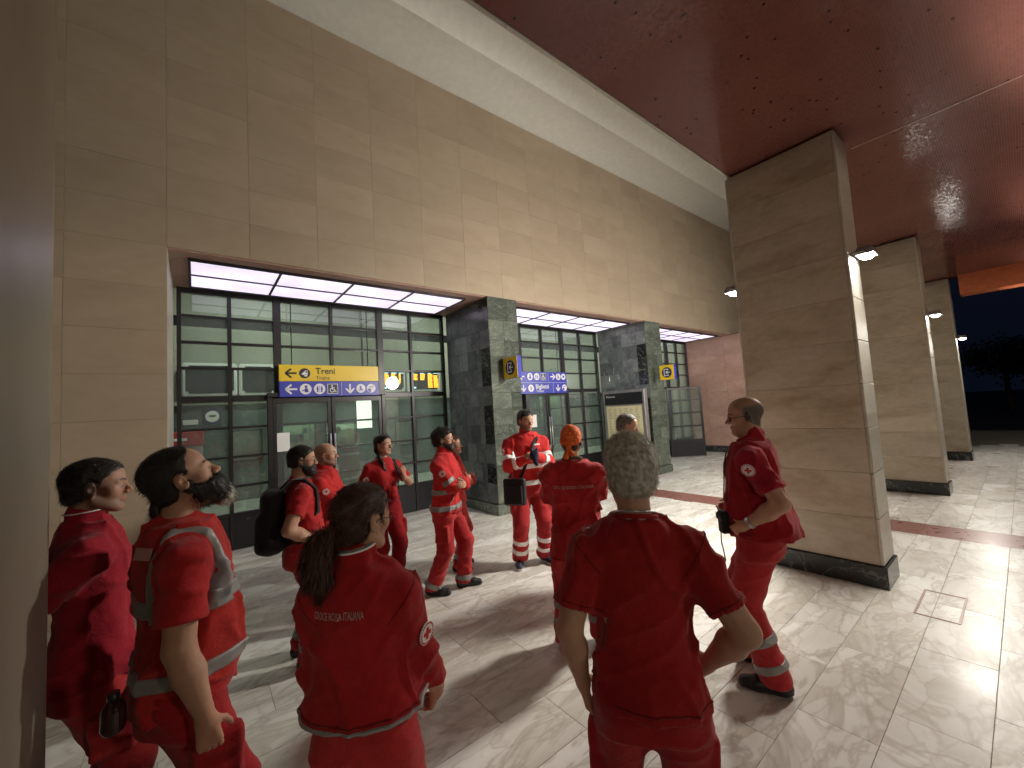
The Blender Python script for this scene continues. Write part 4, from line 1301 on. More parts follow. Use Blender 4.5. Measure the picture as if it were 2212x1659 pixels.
def make_hair(P, org, R, rs):
    """list of (name, V, Q, material) in body space"""
    H = P.get('hair'); out = []
    hl = .0045
    if H:
        kind, th = H['kind'], H['th']
        F = Field((-.12, -.16, -.15), (.12, .13, .19), hl if P['near'] else .006, org, R)
        F.ell((0, -.017, .042), (.074+th, .099+th, .088+th*1.1), .02)
        F.ell((0, .03, .045), (.062+th*.8, .057+th*.8, .06+th), .03)
        F.ell((0, -.05, -.03), (.060+th*.6, .056+th*.6, .05), .03)
        sd = P['seed']; amp = H.get('amp', .008); fq = H.get('f', 45)
        F.warp(lambda p: -amp*vnoise(p, (fq, fq*.6, fq*.6), sd)-amp*.6*vnoise(p, (fq*2.3, fq*1.4, fq*1.4), sd+3))
        hk = H.get('line', 'short')
        def msk(p):
            d = (hairline(p[:, 1], hk)-p[:, 2])+.022*vnoise(p, (70, 70, 70), sd)
            ear = .030-np.sqrt(((np.abs(p[:, 0])-.085)/.9)**2+((p[:, 1]+.006)*1.0)**2+((p[:, 2]+.002)*.75)**2)
            return np.maximum(d*.75, ear)
        F.mask(msk, .006)
        V, Q = F.mesh()
        parts = [(V, Q)]
        cv = H.get('comb', (0, -.8, -.6))
        def comb(p): return np.tile(R@unit(cv), (len(p), 1))
        if H.get('n'): parts.append(strands(V, Q, H['n'], comb, H.get('L', .03), H.get('lift', .35), H.get('w', .0011), rs, H.get('curl', .15)))
        out.append(('hair', parts, M[H['mat']]))
        for chain in H.get('tails', []):
            F = Field((-.25, -.35, -.55), (.25, .25, .15), .006, org, R)
            for (a, ra), (b, rb) in zip(chain[:-1], chain[1:]): F.cone(a, b, ra, rb, .012)
            ta = H.get('tamp', .012)
            F.warp(lambda p: -ta*vnoise(p, (70, 70, 14), sd+5)-ta*.5*vnoise(p, (150, 150, 30), sd+6))
            V, Q = F.mesh()
            pp = [(V, Q)]
            if H.get('tn'): pp.append(strands(V, Q, H['tn'], lambda p: np.tile(R@unit((0, -.2, -1)), (len(p), 1)), .05, .15, .0011, rs, .15))
            out.append((H.get('tname', 'ponytail'), pp, M[H['mat']]))
    B = P.get('beard')
    if B:
        th = B['th']; sd = P['seed']+40
        F = Field((-.11, -.06, -.2), (.11, .16, .04), hl if P['near'] else .006, org, R)
        for s in (-1, 1):
            F.cone((s*.060, .0, -.03), (s*.026, .070, -.085), .016+th*.5, .016+th, .03)
        F.ell((0, .032, -.05), (.056+th*.7, .062+th*.8, .058+th), .03)
        F.ball((0, .078, -.095-th*.4), .018+th, .03)
        F.cone((-.025, .088, -.052), (.025, .088, -.052), .007+th*.3, .007+th*.3, .02)
        F.cone((0, .094, -.0405), (.03, .082, -.052), .007, .006, .01); F.cone((0, .094, -.0405), (-.03, .082, -.052), .007, .006, .01)
        F.warp(lambda p: -.006*vnoise(p, (70, 70, 40), sd)-.004*vnoise(p, (160, 160, 90), sd))
        def msk(p):
            up = np.interp(p[:, 1], [-.03, .012, .03, .06, .085, .11], [.01, .008, -.03, -.042, -.036, -.034])
            mo = .0065-np.sqrt((p[:, 0]*.35)**2+((p[:, 1]-.1)*.3)**2+(p[:, 2]+.0565)**2)
            return np.maximum(np.maximum(p[:, 2]-up, -p[:, 1]-.02), mo)
        F.mask(msk, .006)
        V, Q = F.mesh()
        comb = lambda p: np.tile(R@unit((0, .35, -1)), (len(p), 1))
        out.append(('beard', [(V, Q), strands(V, Q, B.get('n', 1500), comb, B.get('L', .018), .5, .0010, rs, .2)], M[B['mat']]))
        if B.get('grey'):
            F = Field((-.06, .03, -.2), (.06, .17, -.04), hl, org, R)
            F.ell((0, .085, -.105-th*.4), (.034, .026+th*.6, .032+th), .01)
            F.warp(lambda p: -.008*vnoise(p, (70, 70, 40), sd))
            V, Q = F.mesh()
            out.append(('grey_chin_beard', [(V, Q), strands(V, Q, 700, comb, .02, .5, .0010, rs, .2)], M['hair_grey']))
    return out

def hand_prims(F, curl, spread=.1, thumb=.5):
    xs_ = (.027, .009, -.009, -.0255); Ls = (.070, .078, .073, .058)
    for i, x in enumerate(xs_):
        F.cone((x*.55, 0, .012), (x, 0, .086), .0145, .0118, .014)
    F.cone((0, 0, -.03), (0, 0, .012), .024, .023, .02)
    for i, (x, L) in enumerate(zip(xs_, Ls)):
        p = npv(x, .0, .088); a = .12; cu_ = curl[i] if hasattr(curl, '__len__') else curl*(1+.08*i)
        for j, fr_ in enumerate((.45, .31, .24)):
            a += cu_*(1.0, 1.15, .8)[j]
            d = npv(x*spread*18*.1, math.sin(a), math.cos(a))
            q = p+unit(d)*L*fr_
            F.cone(p, q, (.0088, .0080, .0072)[j], (.0080, .0072, .0060)[j], .004); p = q
    p = npv(.020, .004, .018); a = unit((.75, .25+thumb*.4, .65)); q = p+a*.042
    F.cone(p, q, .0135, .0108, .014); p = q; a = unit((.35, .35+thumb*.5, .85)); q = p+a*.032; F.cone(p, q, .0100, .0088, .005)
    p = q; a = unit((.15, .35+thumb*.6, .85)); F.cone(p, p+a*.026, .0088, .0068, .004)

def hand_frame(d, n, side):
    d = unit(d); n = np.asarray(n, float); n = unit(n-d*(n@d)); t = np.cross(d, n)*side
    return np.stack([t, n, d], 1)

Z_ = npv(.50, .66, .78, .86, .95, 1.03, 1.12, 1.22, 1.32, 1.40, 1.455, 1.50, 1.53)
A_m = npv(.19, .185, .178, .178, .170, .160, .157, .166, .175, .152, .108, .068, .062)
F_m = npv(.115, .115, .112, .112, .112, .110, .108, .115, .120, .100, .075, .055, .05)
B_m = npv(.13, .13, .128, .130, .120, .104, .098, .103, .108, .102, .085, .066, .062)
def smooth_table(z, *cols):
    zz = np.linspace(z[0], z[-1], 110); ker = np.ones(7)/7
    out = [zz]
    for c in cols:
        y = np.interp(zz, z, c); yp = np.pad(y, 3, 'edge'); out.append(np.convolve(yp, ker, 'valid'))
    return out

def shell_disc(bvh, p, n, r, mat, name, root, s, cross=True, up=(0, 0, 1)):
    """round cloth badge laid on the garment"""
    hit = bvh.ray_cast(Vector(p), Vector(n).normalized())
    if hit[0] is None: return
    o, nn = hit[0], hit[1]
    if nn.dot(Vector(n)) > 0: nn = -nn
    u = Vector(up).cross(nn).normalized(); v = nn.cross(u)
    fr = lambda a, b, w: (o+u*a+v*b+nn*(.003+w))*s
    d = child(name, prism_mesh([circ(0, 0, r, 24)], .004, fr), M['signw'], root)
    fr2 = lambda a, b, w: (o+u*a+v*b+nn*(.0075+w))*s
    if cross:
        child('cross', prism_mesh([rect(-r*.16, -r*.5, r*.16, r*.5), rect(-r*.5, -r*.16, -r*.161, r*.16), rect(r*.161, -r*.16, r*.5, r*.16)], .002, fr2), M['redcross'], d)
        ring = [[(r*.93*math.cos(a), r*.93*math.sin(a)), (r*.93*math.cos(b), r*.93*math.sin(b)), (r*.78*math.cos(b), r*.78*math.sin(b)), (r*.78*math.cos(a), r*.78*math.sin(a))] for a, b in ((2*math.pi*k/24, 2*math.pi*(k+.6)/24) for k in range(24))]
        child('badge_lettering', prism_mesh(ring, .001, fr2), M['redcross'], d)
    return d

def child(name, me, mat, root):
    o = bpy.data.objects.new(name, me); COL.objects.link(o); o.parent = root
    if len(me.materials) == 0: me.materials.append(mat)
    return o

def make_person(P):
    rs = np.random.RandomState(P['seed']); s = P['h']/1.75
    near = P.get('near', False); P['near'] = near
    fem = P.get('fem', False)
    lx, ly = P.get('lean', (0, 0))
    def off(z):
        t = np.clip((z-.95)/.5, 0, 1.2); return lx*t, ly*t
    def o3(z): a, b = off(npv(z)); return npv(a[0], b[0], 0)
    wide, belly, bulk = P.get('wide', 1.0), P.get('belly', 0.0), P.get('bulk', 1.0)
    g = np.exp(-((Z_-1.05)/.15)**2)
    a = A_m*wide; bf = F_m*(.5+.5*wide)+belly*g; bb = B_m*(.55+.45*wide)
    a = a+belly*.35*g
    T0 = smooth_table(Z_, a.copy(), bf.copy(), bb.copy())
    if P.get('aline'):
        f_ = np.interp(Z_, [.9, 1.35], [1+P['aline'], 1]); a = a*f_; bf = bf*f_; bb = bb*f_
    if fem:
        a = a*np.interp(Z_, [.7, .9, 1.1, 1.3, 1.45], [1.06, 1.06, .93, .92, .92])
    T = smooth_table(Z_, a, bf, bb)
    sw = P.get('sw', .172 if fem else .188)*(.6+.4*wide)
    J = {}
    for side, nm in ((1, 'R'), (-1, 'L')):
        A = P['arms'][nm]
        S = npv(side*sw, -.012, 1.372)+o3(1.40)
        E_, W_ = ik(S, npv(*A['w']), .275, .25, A['pole'])
        J[nm] = (S, E_, W_)
    legs = {}
    for side, nm in ((1, 'R'), (-1, 'L')):
        fx, fy, fyaw = P['feet'][nm]
        Hp = npv(side*.092*wide**.5, 0, .905)
        K, An = ik(Hp, npv(fx, fy, .095), .43, .415, (side*.12, 1, 0))
        legs[nm] = (Hp, K, An, rad(fyaw))
    yaw_, pit, rol = P.get('head', (0, 0, 0))
    HR = rotm(rad(yaw_), rad(pit), rad(rol))
    piv = npv(0, -.005+P.get('hfwd', 0), 1.553)+o3(1.5)
    HO = piv+HR@npv(0, .015, .077)
    nb = npv(0, -.018, 1.44)+o3(1.45)
    arm_r = P.get('arm', 1.0)
    # ---------------- body
    res = .008 if near else .010
    BB = (-.62, -.55, -.01), (.62, .62, 1.58)
    F = Field(*BB, res*1.15)
    F.torso(T0, off, -.018, .82, 1.44)
    for nm in 'RL':
        S, E_, W_ = J[nm]
        F.cone(nb, S, .036, .044, .03)
        F.cone(S, E_, .050*arm_r, .040*arm_r, .02); F.cone(E_, E_+(W_-E_)*.35, .040*arm_r, .042*arm_r, .015); F.cone(E_+(W_-E_)*.35, W_, .042*arm_r, .026, .015)
        Hp, K, An, _ = legs[nm]
        F.cone(Hp, K, .072, .05, .03); F.cone(K, An, .048, .036, .02)
    F.cone(nb-npv(0, 0, .02), HO+HR@npv(0, -.024, -.06), .06, .05, .04)
    V, Q = F.mesh(); tone = SKIN*P.get('tone', 1.0)
    parts = [(V, Q, np.tile(tone, (len(V), 1)))]
    F = Field((-.115, -.15, -.19), (.115, .14, .145), .0042 if near else .0052, HO, HR)
    head_prims(F, fem, F.loc(nb), P.get('fat', 0.0))
    V, Q = F.mesh()
    parts.append((V, Q, head_colors((V-HO)@HR, P)))
    for side, nm in ((1, 'R'), (-1, 'L')):
        A = P['arms'][nm]; S, E_, W_ = J[nm]
        if A.get('hide'): continue
        d = A.get('d'); d = unit(W_-E_) if d is None else unit(d)
        HRm = hand_frame(d, A.get('n', (-side, 0, 0)), side)
        F = Field((-.07, -.06, -.06), (.09, .12, .20), .0042 if near else .0052, W_, HRm)
        hand_prims(F, A.get('curl', .35), A.get('spread', .1), A.get('thumb', .5))
        fa = F.loc(E_+(W_-E_)*.6); F.cone(fa, (0, 0, 0), .033*arm_r, .0255, .01)
        V, Q = F.mesh()
        c = np.tile(tone*npv(1, .93, .9), (len(V), 1))
        parts.append((V, Q, c))
    V, Q, C = join(parts)
    root = bpy.data.objects.new('person', np_mesh('person', V, Q, M['skin'], s, C)); COL.objects.link(root)
    root.location = (P['loc'][0], P['loc'][1], 0); root.rotation_euler = (0, 0, rad(P['heading']-90))
    tag(root, P['label'], 'person', 'rescue volunteers in red' if P.get('crew', True) else None)
    P['root'] = root; P['s'] = s; P['HO'] = HO; P['HR'] = HR; P['J'] = J
    # ---------------- trousers
    tr = P.get('tr', dict(mat='trouser')); tucked = P['top'].get('hem', .82) > .96 and P['top'].get('sleeve', 1) < 1
    sd = P['seed']
    def trousers(F, only=None, ease=0.0):
        if only is None: F.torso(T0, off, (.004 if tucked else -.006)+ease, .80, 1.02 if tucked else P['top'].get('hem', .82)+.07, .05)
        for nm in 'RL':
            if only and nm != only: continue
            Hp, K, An, _ = legs[nm]
            k = tr.get('r', 1.0)*(.55+.45*wide)
            F.cone(Hp+npv(0, -.008, -.03), K, .094*k, .077*k, .05 if only is None else .02); F.cone(K, An-npv(0, 0, .015), .076*k, .070*k, .03)
            if tr.get('cargo') and only is None:
                sg = 1 if nm == 'R' else -1
                c = Hp*.42+K*.58+npv(sg*.075*k, 0, 0); F.rbox(c, (.022, .07, .085), .012, .012)
    def tr_wr(p):
        low = smst(.5, .1, p[:, 2])
        q = p+.2*p[:, [2, 0, 1]]; rg = np.maximum(0, 1-5*np.abs(vnoise(q, (6, 6, 13), sd+31)))**1.5
        return -.016*(.4+.6*low)*rg-.007*vnoise(p, (9, 9, 15), sd+9)-(.004+.008*low)*vnoise(p, (13, 13, 26), sd+2)-.008*np.abs(vnoise(p, (6, 6, 7), sd+4))*2
    F = Field((-.45, -.45, .0), (.45, .45, 1.1), res)
    trousers(F); F.warp(tr_wr)
    F.mask(lambda p: .055-p[:, 2], .01)
    V, Q = F.mesh(); child('trousers', np_mesh('trousers', V, Q, M[tr['mat']], s), None, root)
    for nm, zc, w in tr.get('bands', []):
        Hp, K, An, _ = legs[nm]
        c = An+(K-An)*((zc-An[2])/(K[2]-An[2]))
        ax_ = unit(K-An)
        F = Field(c-npv(.13, .13, .06), c+npv(.13, .13, .06), .005)
        trousers(F, nm); F.warp(tr_wr); F.D -= .005
        F.mask(lambda p: np.abs((p-c)@ax_)-w/2, .003)
        V, Q = F.mesh()
        if len(V): child('reflective_band', np_mesh('band', V, Q, M[tr.get('tape', 'tape')], s), None, root)
    # ---------------- shoes
    for side, nm in ((1, 'R'), (-1, 'L')):
        Hp, K, An, fy = legs[nm]
        FO = npv(An[0], An[1], 0); FR = rotm(-fy*0+fy, 0)
        def shoe(F, e=0.0):
            F.cone((0, -.045, .045), (0, .10, .036), .044+e, .040+e, .02); F.cone((0, .10, .034), (-side*.008, .165, .030), .042+e, .034+e, .02)
            F.cone((0, -.02, .05), (0, -.005, .115), .046+e, .044+e, .02)
        F = Field((-.08, -.13, -.005), (.08, .25, .15), .006, FO, FR); shoe(F)
        F.warp(lambda p: -.004*vnoise(p, (40, 40, 40), sd+side))
        F.mask(lambda p: np.maximum(.012-p[:, 2], p[:, 2]-.13), .006)
        V, Q = F.mesh(); sh_ = child('shoe', np_mesh('shoe', V, Q, M[P.get('shoe', 'shoe')], s), None, root)
        F = Field((-.08, -.13, -.006), (.08, .25, .05), .005, FO, FR); shoe(F, .004); F.mask(lambda p: np.maximum(.001-p[:, 2], p[:, 2]-.026), .004)
        V, Q = F.mesh(); child('sole', np_mesh('sole', V, Q, M[P.get('sole', 'sole_b')], s), None, sh_)
        bm = bmesh.new()
        for k in range(4):
            yy = .035+.022*k; zz = .088-.013*k
            pp = [FO+FR@npv(xx, yy+.004*math.sin(xx*60), zz-abs(xx)*.25) for xx in (-.026, -.013, 0, .013, .026)]
            tube_bm(bm, [Vector(q)*s for q in pp], .0028*s, 5)
        child('lace', bm_mesh(bm), M[P.get('lace', 'dark')], sh_)
    # ---------------- top garment
    top = P['top']; ease = top.get('ease', .010); sl_len = top.get('sleeve', .62); hem = top.get('hem', .82)
    amp = top.get('amp', 1.0)
    long_ = sl_len > 1.2
    def sleeve(F, nm, e=0.0):
        S, E_, W_ = J[nm]; k = bulk
        if long_:
            F.cone(S, E_, (.060+ease*.5)*k, (.054+ease*.5)*k, .04); F.cone(E_, W_-(W_-E_)*.04, (.056+ease*.5)*k, .043+ease*.3, .02)
        else:
            q = S+(E_-S)*sl_len
            F.cone(S, q, (.058+ease*.5)*k, (.064+ease*.8)*k, .04)
    def garment(F, torso_only=False):
        hf = (.004 if tucked else .016)*smst(hem+.16, hem, T[0])
        F.torso([T[0], T[1]+hf, T[2]+hf, T[3]+hf], off, ease, hem, 1.475 if not top.get('collar') else 1.485, .04)
        if fem and top.get('bust', .0):
            for sx in (-1, 1): F.ell(npv(sx*.075, .085+top['bust'], 1.27)+o3(1.27), (.075, .06+top['bust'], .075), .06)
        for nm in 'RL':
            S, E_, W_ = J[nm]
            F.cone(npv(0, -.012, 1.428)+o3(1.43), S, .046+ease*.8, .056+ease*.5, .06)
            if not torso_only and sl_len > 0: sleeve(F, nm)
        if top.get('collar'):
            c0 = nb+npv(0, .004, .03); c1 = HO+HR@npv(0, -.028, -.085)
            c1 = c0+(c1-c0)*min(1.0, top['collar']/max(np.linalg.norm(c1-c0), 1e-6))
            F.cone(c0, c1, .072, .066, .02)
    def cuffs(F):
        """flat ends so that sleeves stop in a clean edge"""
        if long_ or sl_len <= 0: return
        for nm in 'RL':
            S, E_, W_ = J[nm]; q = S+(E_-S)*sl_len; ax_ = unit(E_-S)
            def m(p, q=q, ax_=ax_):
                r = p-q; t = r@ax_; rad_ = np.linalg.norm(r-t[:, None]*ax_, axis=1)
                return np.where((rad_ < .12) & (t > -.03) & (t < .14) & (np.linalg.norm(r, axis=1) < .16), t, -1)
            F.mask(m, .004)
            F.cone(q-ax_*.02, q+ax_*.05, .047*arm_r, .047*arm_r, .004, True) if near else None
    def ridge(p, f, sd_, w=5.0):
        return np.maximum(0, 1-w*np.abs(vnoise(p, f, sd_)))**1.5
    def gar_wr(p):
        lowt = smst(1.15, .85, p[:, 2]); arm_ = smst(.2, .26, np.abs(p[:, 0]))
        d = -.006*vnoise(p, (8, 8, 4), sd+21)-.004*vnoise(p, (22, 22, 10), sd+22)
        d += -.010*lowt*vnoise(p, (12, 12, 2), sd+23)
        d += -.012*arm_*vnoise(p, (10, 10, 20), sd+24)
        q = p+.25*p[:, [2, 0, 1]]
        d += -.009*(1-arm_)*ridge(q, (8, 8, 4.0), sd+25, 7.0)-.010*arm_*ridge(q, (6, 6, 13), sd+26)
        d += -.005*ridge(p-.4*p[:, [2, 2, 0]]*npv(1, 0, 1), (10, 10, 10), sd+27)+.004
        return d*amp*1.35
    F = Field((-.62, -.48, hem-.03), (.62, .62, 1.60), res)
    garment(F); F.warp(gar_wr); cuffs(F)
    V, Q = F.mesh()
    gname = top.get('name', 't_shirt')
    gm = np_mesh(gname, V, Q, M[top['mat']], s)
    shirt = child(gname, gm, None, root)
    bvh = BVHTree.FromPolygons([tuple(v) for v in V], [tuple(int(i) for i in q) for q in Q])
    P['bvh'] = bvh; P['shirt'] = shirt; P['garment'] = garment; P['gar_wr'] = gar_wr
    for (zc, w) in top.get('bands', []):
        F = Field((-.36, -.36, zc-.06), (.36, .42, zc+.06), .006)
        garment(F, True); F.warp(gar_wr); F.D -= .010
        F.mask(lambda p: np.abs(p[:, 2]-zc)-w/2, .003)
        V, Q = F.mesh(); child('reflective_band', np_mesh('band', V, Q, M[top.get('tape', 'tape')], s), None, shirt)
    for nm, t, w in top.get('abands', []):
        S, E_, W_ = J[nm]
        c = S+(E_-S)*t if t < 1 else E_+(W_-E_)*(t-1); ax_ = unit(E_-S) if t < 1 else unit(W_-E_)
        F = Field(c-.13, c+.13, .005)
        sleeve(F, nm); F.warp(gar_wr); F.D -= .008
        F.mask(lambda p: np.abs((p-c)@ax_)-w/2, .003)
        V, Q = F.mesh()
        if len(V): child('reflective_band', np_mesh('band', V, Q, M[top.get('tape', 'tape')], s), None, shirt)
    if top.get('seams'):
        F = Field((-.40, -.40, hem), (.40, .46, hem+.06), .005)
        garment(F, True); F.warp(gar_wr); F.D -= .003
        F.mask(lambda p: np.abs(p[:, 2]-hem-.028)-.0035, .001)
        V, Q = F.mesh(); child('hem_seam', np_mesh('seam', V, Q, M['seam'], s), None, shirt)
        for nm in 'RL':
            S, E_, W_ = J[nm]; ax_ = unit(E_-S)
            for t, lab in ((.06, 'shoulder_seam'),) + (((sl_len-.07, 'cuff_seam'),) if not long_ else ()):
                c = S+(E_-S)*t
                F = Field(c-.12, c+.12, .005)
                garment(F); F.warp(gar_wr); F.D -= .0025
                ax2 = unit(ax_+npv((.9 if nm == 'R' else -.9) if t < .1 else 0, 0, 0))
                F.mask(lambda p: np.maximum(np.abs((p-c)@ax2)-.0035, np.linalg.norm(p-c, axis=1)-.105), .001)
                V, Q = F.mesh()
                if len(V): child(lab, np_mesh('seam', V, Q, M['seam'], s), None, shirt)
    if top.get('neckline'):
        bm = bmesh.new(); pp = []
        for k in range(24):
            a_ = 2*math.pi*k/24
            pp.append(Vector((nb[0]+math.cos(a_)*.074, nb[1]+.012+math.sin(a_)*.070, 1.478-.022*math.sin(a_)+.0))*s)
        tube_bm(bm, pp, .009*s, 6, True); child('neckband', bm_mesh(bm), M[top['mat']], shirt)
    # ---------------- over-vest
    ve = P.get('vest')
    if ve:
        e2 = ve.get('ease', .028)
        def vest(F):
            T2 = [T[0], T[1], T[2], T[3]+ve.get('flare', 0)*smst(1.25, .9, T[0])]
            F.torso(T2, off, e2, ve['hem'], 1.475, .04)
            for nm in 'RL':
                S, E_, W_ = J[nm]; F.cone(npv(0, -.012, 1.44)+o3(1.43), S*.96+npv(0, 0, .06), .062, .045, .05)
            for nm in 'RL':
                S, E_, W_ = J[nm]
                F.cone(S+npv((1 if nm == 'R' else -1)*.035, 0, .02), E_, .10, .085, .02, True)
        F = Field((-.36, -.36, ve['hem']-.03), (.36, .45, 1.56), res)
        vest(F); F.warp(gar_wr)
        if ve.get('open'):
            F.mask(lambda p: np.where(p[:, 1] > .0, .075-np.abs(p[:, 0]-off(p[:, 2])[0]), -1), .01)
        V, Q = F.mesh()
        vo = child('vest', np_mesh('vest', V, Q, M[ve['mat']], s), None, root)
        P['vbvh'] = BVHTree.FromPolygons([tuple(v) for v in V], [tuple(int(i) for i in q) for q in Q])
        for nrm_, cc, w, clip in ve.get('bands', []):
            nrm_ = unit(nrm_)
            F = Field((-.38, -.38, ve['hem']-.03), (.38, .45, 1.58), .007)
            vest(F); F.warp(gar_wr); F.D -= .006
            def bm_(p):
                d = np.abs(p@nrm_-cc)-w/2
                return d if clip is None else np.maximum(d, clip(p))
            F.mask(bm_, .003)
            V, Q = F.mesh()
            if len(V): child('reflective_band', np_mesh('band', V, Q, M['tape'], s), None, vo)
    # ---------------- hair and beard
    for name, pp, mat in make_hair(P, HO, HR, rs):
        V, Q = join(pp)
        child(name, np_mesh(name, V, Q, mat, s), None, root)
    # ---------------- spectacles
    if P.get('glasses'):
        gz = P.get('gz', .004); gy = .098; tilt = P.get('gtilt', 0)
        hp = lambda x, y, z: Vector(HO+HR@npv(x, y, z))*s
        bm = bmesh.new()
        for sx in (-1, 1):
            tube_bm(bm, [hp(sx*.032+.024*math.cos(a_), gy-.012*abs(math.cos(a_)*.5+.5*sx*0+.0), gz+.017*math.sin(a_)) for a_ in [2*math.pi*k/18 for k in range(18)]], .0018*s, 6, True)
            tube_bm(bm, [hp(sx*.056, gy-.008, gz+.006), hp(sx*.076, .06, gz+.006), hp(sx*.082, .0, gz+.008), hp(sx*.083, -.018, gz-.008)], .0018*s, 6)
        tube_bm(bm, [hp(-.009, gy, gz+.004), hp(0, gy+.004, gz+.007), hp(.009, gy, gz+.004)], .0016*s, 6)
        gl = child('spectacles', bm_mesh(bm), M['dark'], root)
        for sx in (-1, 1):
            bm = bmesh.new(); vs_ = [bm.verts.new(hp(sx*.032+.0225*math.cos(a_), gy-.005, gz+.0155*math.sin(a_))) for a_ in [2*math.pi*k/18 for k in range(18)]]; bm.faces.new(vs_)
            child('lens', bm_mesh(bm), M['specs'], gl)
    # ---------------- badges and print
    for (p, n, r) in P.get('badges', []):
        shell_disc(bvh, p, n, r, None, 'sleeve_badge', shirt, s)
    if P.get('print'):
        txt, cx_, cz_, size, n_, xs_ = P['print']
        me, vv = text_mesh(txt, size, 0.0005, xs_); w = vv[:, 0].max()
        out = []
        for p in vv:
            xx = cx_-(w/2-p[0])*n_; zz = cz_+p[1]
            h_ = bvh.ray_cast(Vector((xx, -1.0*n_, zz)), Vector((0, n_, 0)))
            y = (h_[0].y if h_[0] else -.1*n_)-.006*n_
            out.append((xx*s, y*s, zz*s))
        me.vertices.foreach_set('co', np.array(out).ravel()); me.materials.clear()
        child('back_print', me, M['print'], shirt)
    return root

HANG = lambda side, **k: dict(dict(w=(side*.265, .03, .895), pole=(side*.4, -1, .1), d=(side*.03, .12, -1), n=(-side, .15, 0), curl=.38), **k)
POCKET = lambda side, **k: dict(dict(w=(side*.235, .07, .93), pole=(side*.9, -.8, 0), d=(-side*.15, .25, -1), n=(-side, .1, 0), curl=.2), **k)
HIP = lambda side, **k: dict(dict(w=(side*.205, .06, 1.00), pole=(side*.45, -1, .15), d=(-side*.35, .75, -.55), n=(-side, -.2, .2), curl=.35, spread=.3), **k)
CROSS_R = dict(w=(-.07, .235, 1.175), pole=(.7, .1, -1), d=(-1, .05, .15), n=(0, -1, 0), curl=.25)
CROSS_L = dict(w=(.08, .255, 1.15), pole=(-.7, .1, -1), d=(1, -.05, .2), n=(0, -1, 0), curl=.25)
FEET = dict(R=(.13, .02, -12), L=(-.13, -.02, 12))
BAND_TR = [('R', .29, .05), ('R', .19, .05), ('L', .29, .05), ('L', .19, .05)]
people = {}
def add(key, **P):
    P.setdefault('feet', FEET); people[key] = P; make_person(P); return P
SHORT = dict(kind='short', th=.008, mat='hair_black', n=2000, L=.018, amp=.005, w=.0008)
PEOPLE_HERE = True

add('polo', seed=1, h=1.74, loc=(-.36, 2.56), heading=5, near=True, crew=True,
    label='young man in crimson polo shirt half hidden by the left pier', arms=dict(R=HANG(1, w=(.08, -.20, .98), pole=(.8, -1, 0), d=(-1, 0, -.2), n=(0, -1, 0)), L=HANG(-1, w=(-.08, -.19, 1.0), pole=(-.8, -1, 0), d=(1, 0, -.2), n=(0, -1, 0))),
    top=dict(mat='polo', name='polo_shirt', hem=.86, collar=.055, ease=.014, sleeve=.66), tr=dict(mat='trouser', r=1.05, cargo=True), wide=1.0, tone=.86,
    hair=dict(SHORT, th=.005, n=3000, L=.012), scalp=.7, stubble=.35, head=(-4, -2, 0))
add('vest', seed=2, h=1.78, loc=(-.05, 2.08), heading=8, near=True,
    label='bearded man in reflective red vest tilting his head back to look up', arms=dict(R=HANG(1, w=(.275, .03, .865), curl=.5), L=HANG(-1)),
    top=dict(mat='tee', hem=.86, ease=.010, sleeve=.72), tr=dict(mat='trouser_dark', r=1.08, cargo=True), wide=1.03, belly=.07, hfwd=.03, arm=1.12, tone=.92, fat=.004,
    vest=dict(mat='vest', hem=.91, ease=.026, bands=[((0, 0, 1), 1.215, .055, None), ((0, 0, 1), .985, .055, None), ((1, 0, 0), .165, .05, lambda p: 1.17-p[:, 2]), ((1, 0, 0), -.165, .05, lambda p: 1.17-p[:, 2])]),
    hair=dict(kind='short', th=.007, mat='hair_black', n=2400, L=.022, amp=.004, line='receding', comb=(0, -1, -.35), lift=.04, tails=[[((0, -.10, -.03), .018), ((0, -.118, -.07), .016), ((0, -.105, -.11), .009)]], tn=200, tamp=.006), 
    beard=dict(th=.020, mat='hair_black', n=2600, L=.024, grey=True), head=(-3, 24, 0))
add('backpack', seed=3, h=1.665, loc=(.66, 3.66), heading=-8, near=True,
    label='bearded man with glasses, hand on hip, wearing a black backpack', arms=dict(R=HIP(1, w=(.225, .10, 1.0)), L=HANG(-1)),
    top=dict(mat='tee', hem=1.0, ease=.006, sleeve=.60, neckline=True, amp=.8), tr=dict(mat='trouser', r=1.05, cargo=True, bands=[('R', .27, .05), ('R', .16, .045), ('L', .27, .05), ('L', .16, .045)]),
    wide=1.10, belly=.05, arm=1.2, glasses=True, hair=dict(SHORT, th=.006, n=800, L=.012), beard=dict(th=.014, mat='hair_black', n=1500, L=.016), head=(-4, -4, 0), scalp=.5)
add('bald', seed=4, h=1.64, loc=(.98, 4.22), heading=-28, label='bald man with folded arms standing behind the man with the backpack',
    arms=dict(R=CROSS_R, L=CROSS_L), top=dict(mat='jacket', name='jacket', hem=.84, ease=.020, sleeve=2, collar=.05, bands=[(.92, .05)]), tr=dict(mat='trouser'), stubble=.5, sides=.25, wide=1.04, tone=1.1, head=(0, 2, 0), badges=[((.6, .06, 1.30), (-1, 0, 0), .032)])
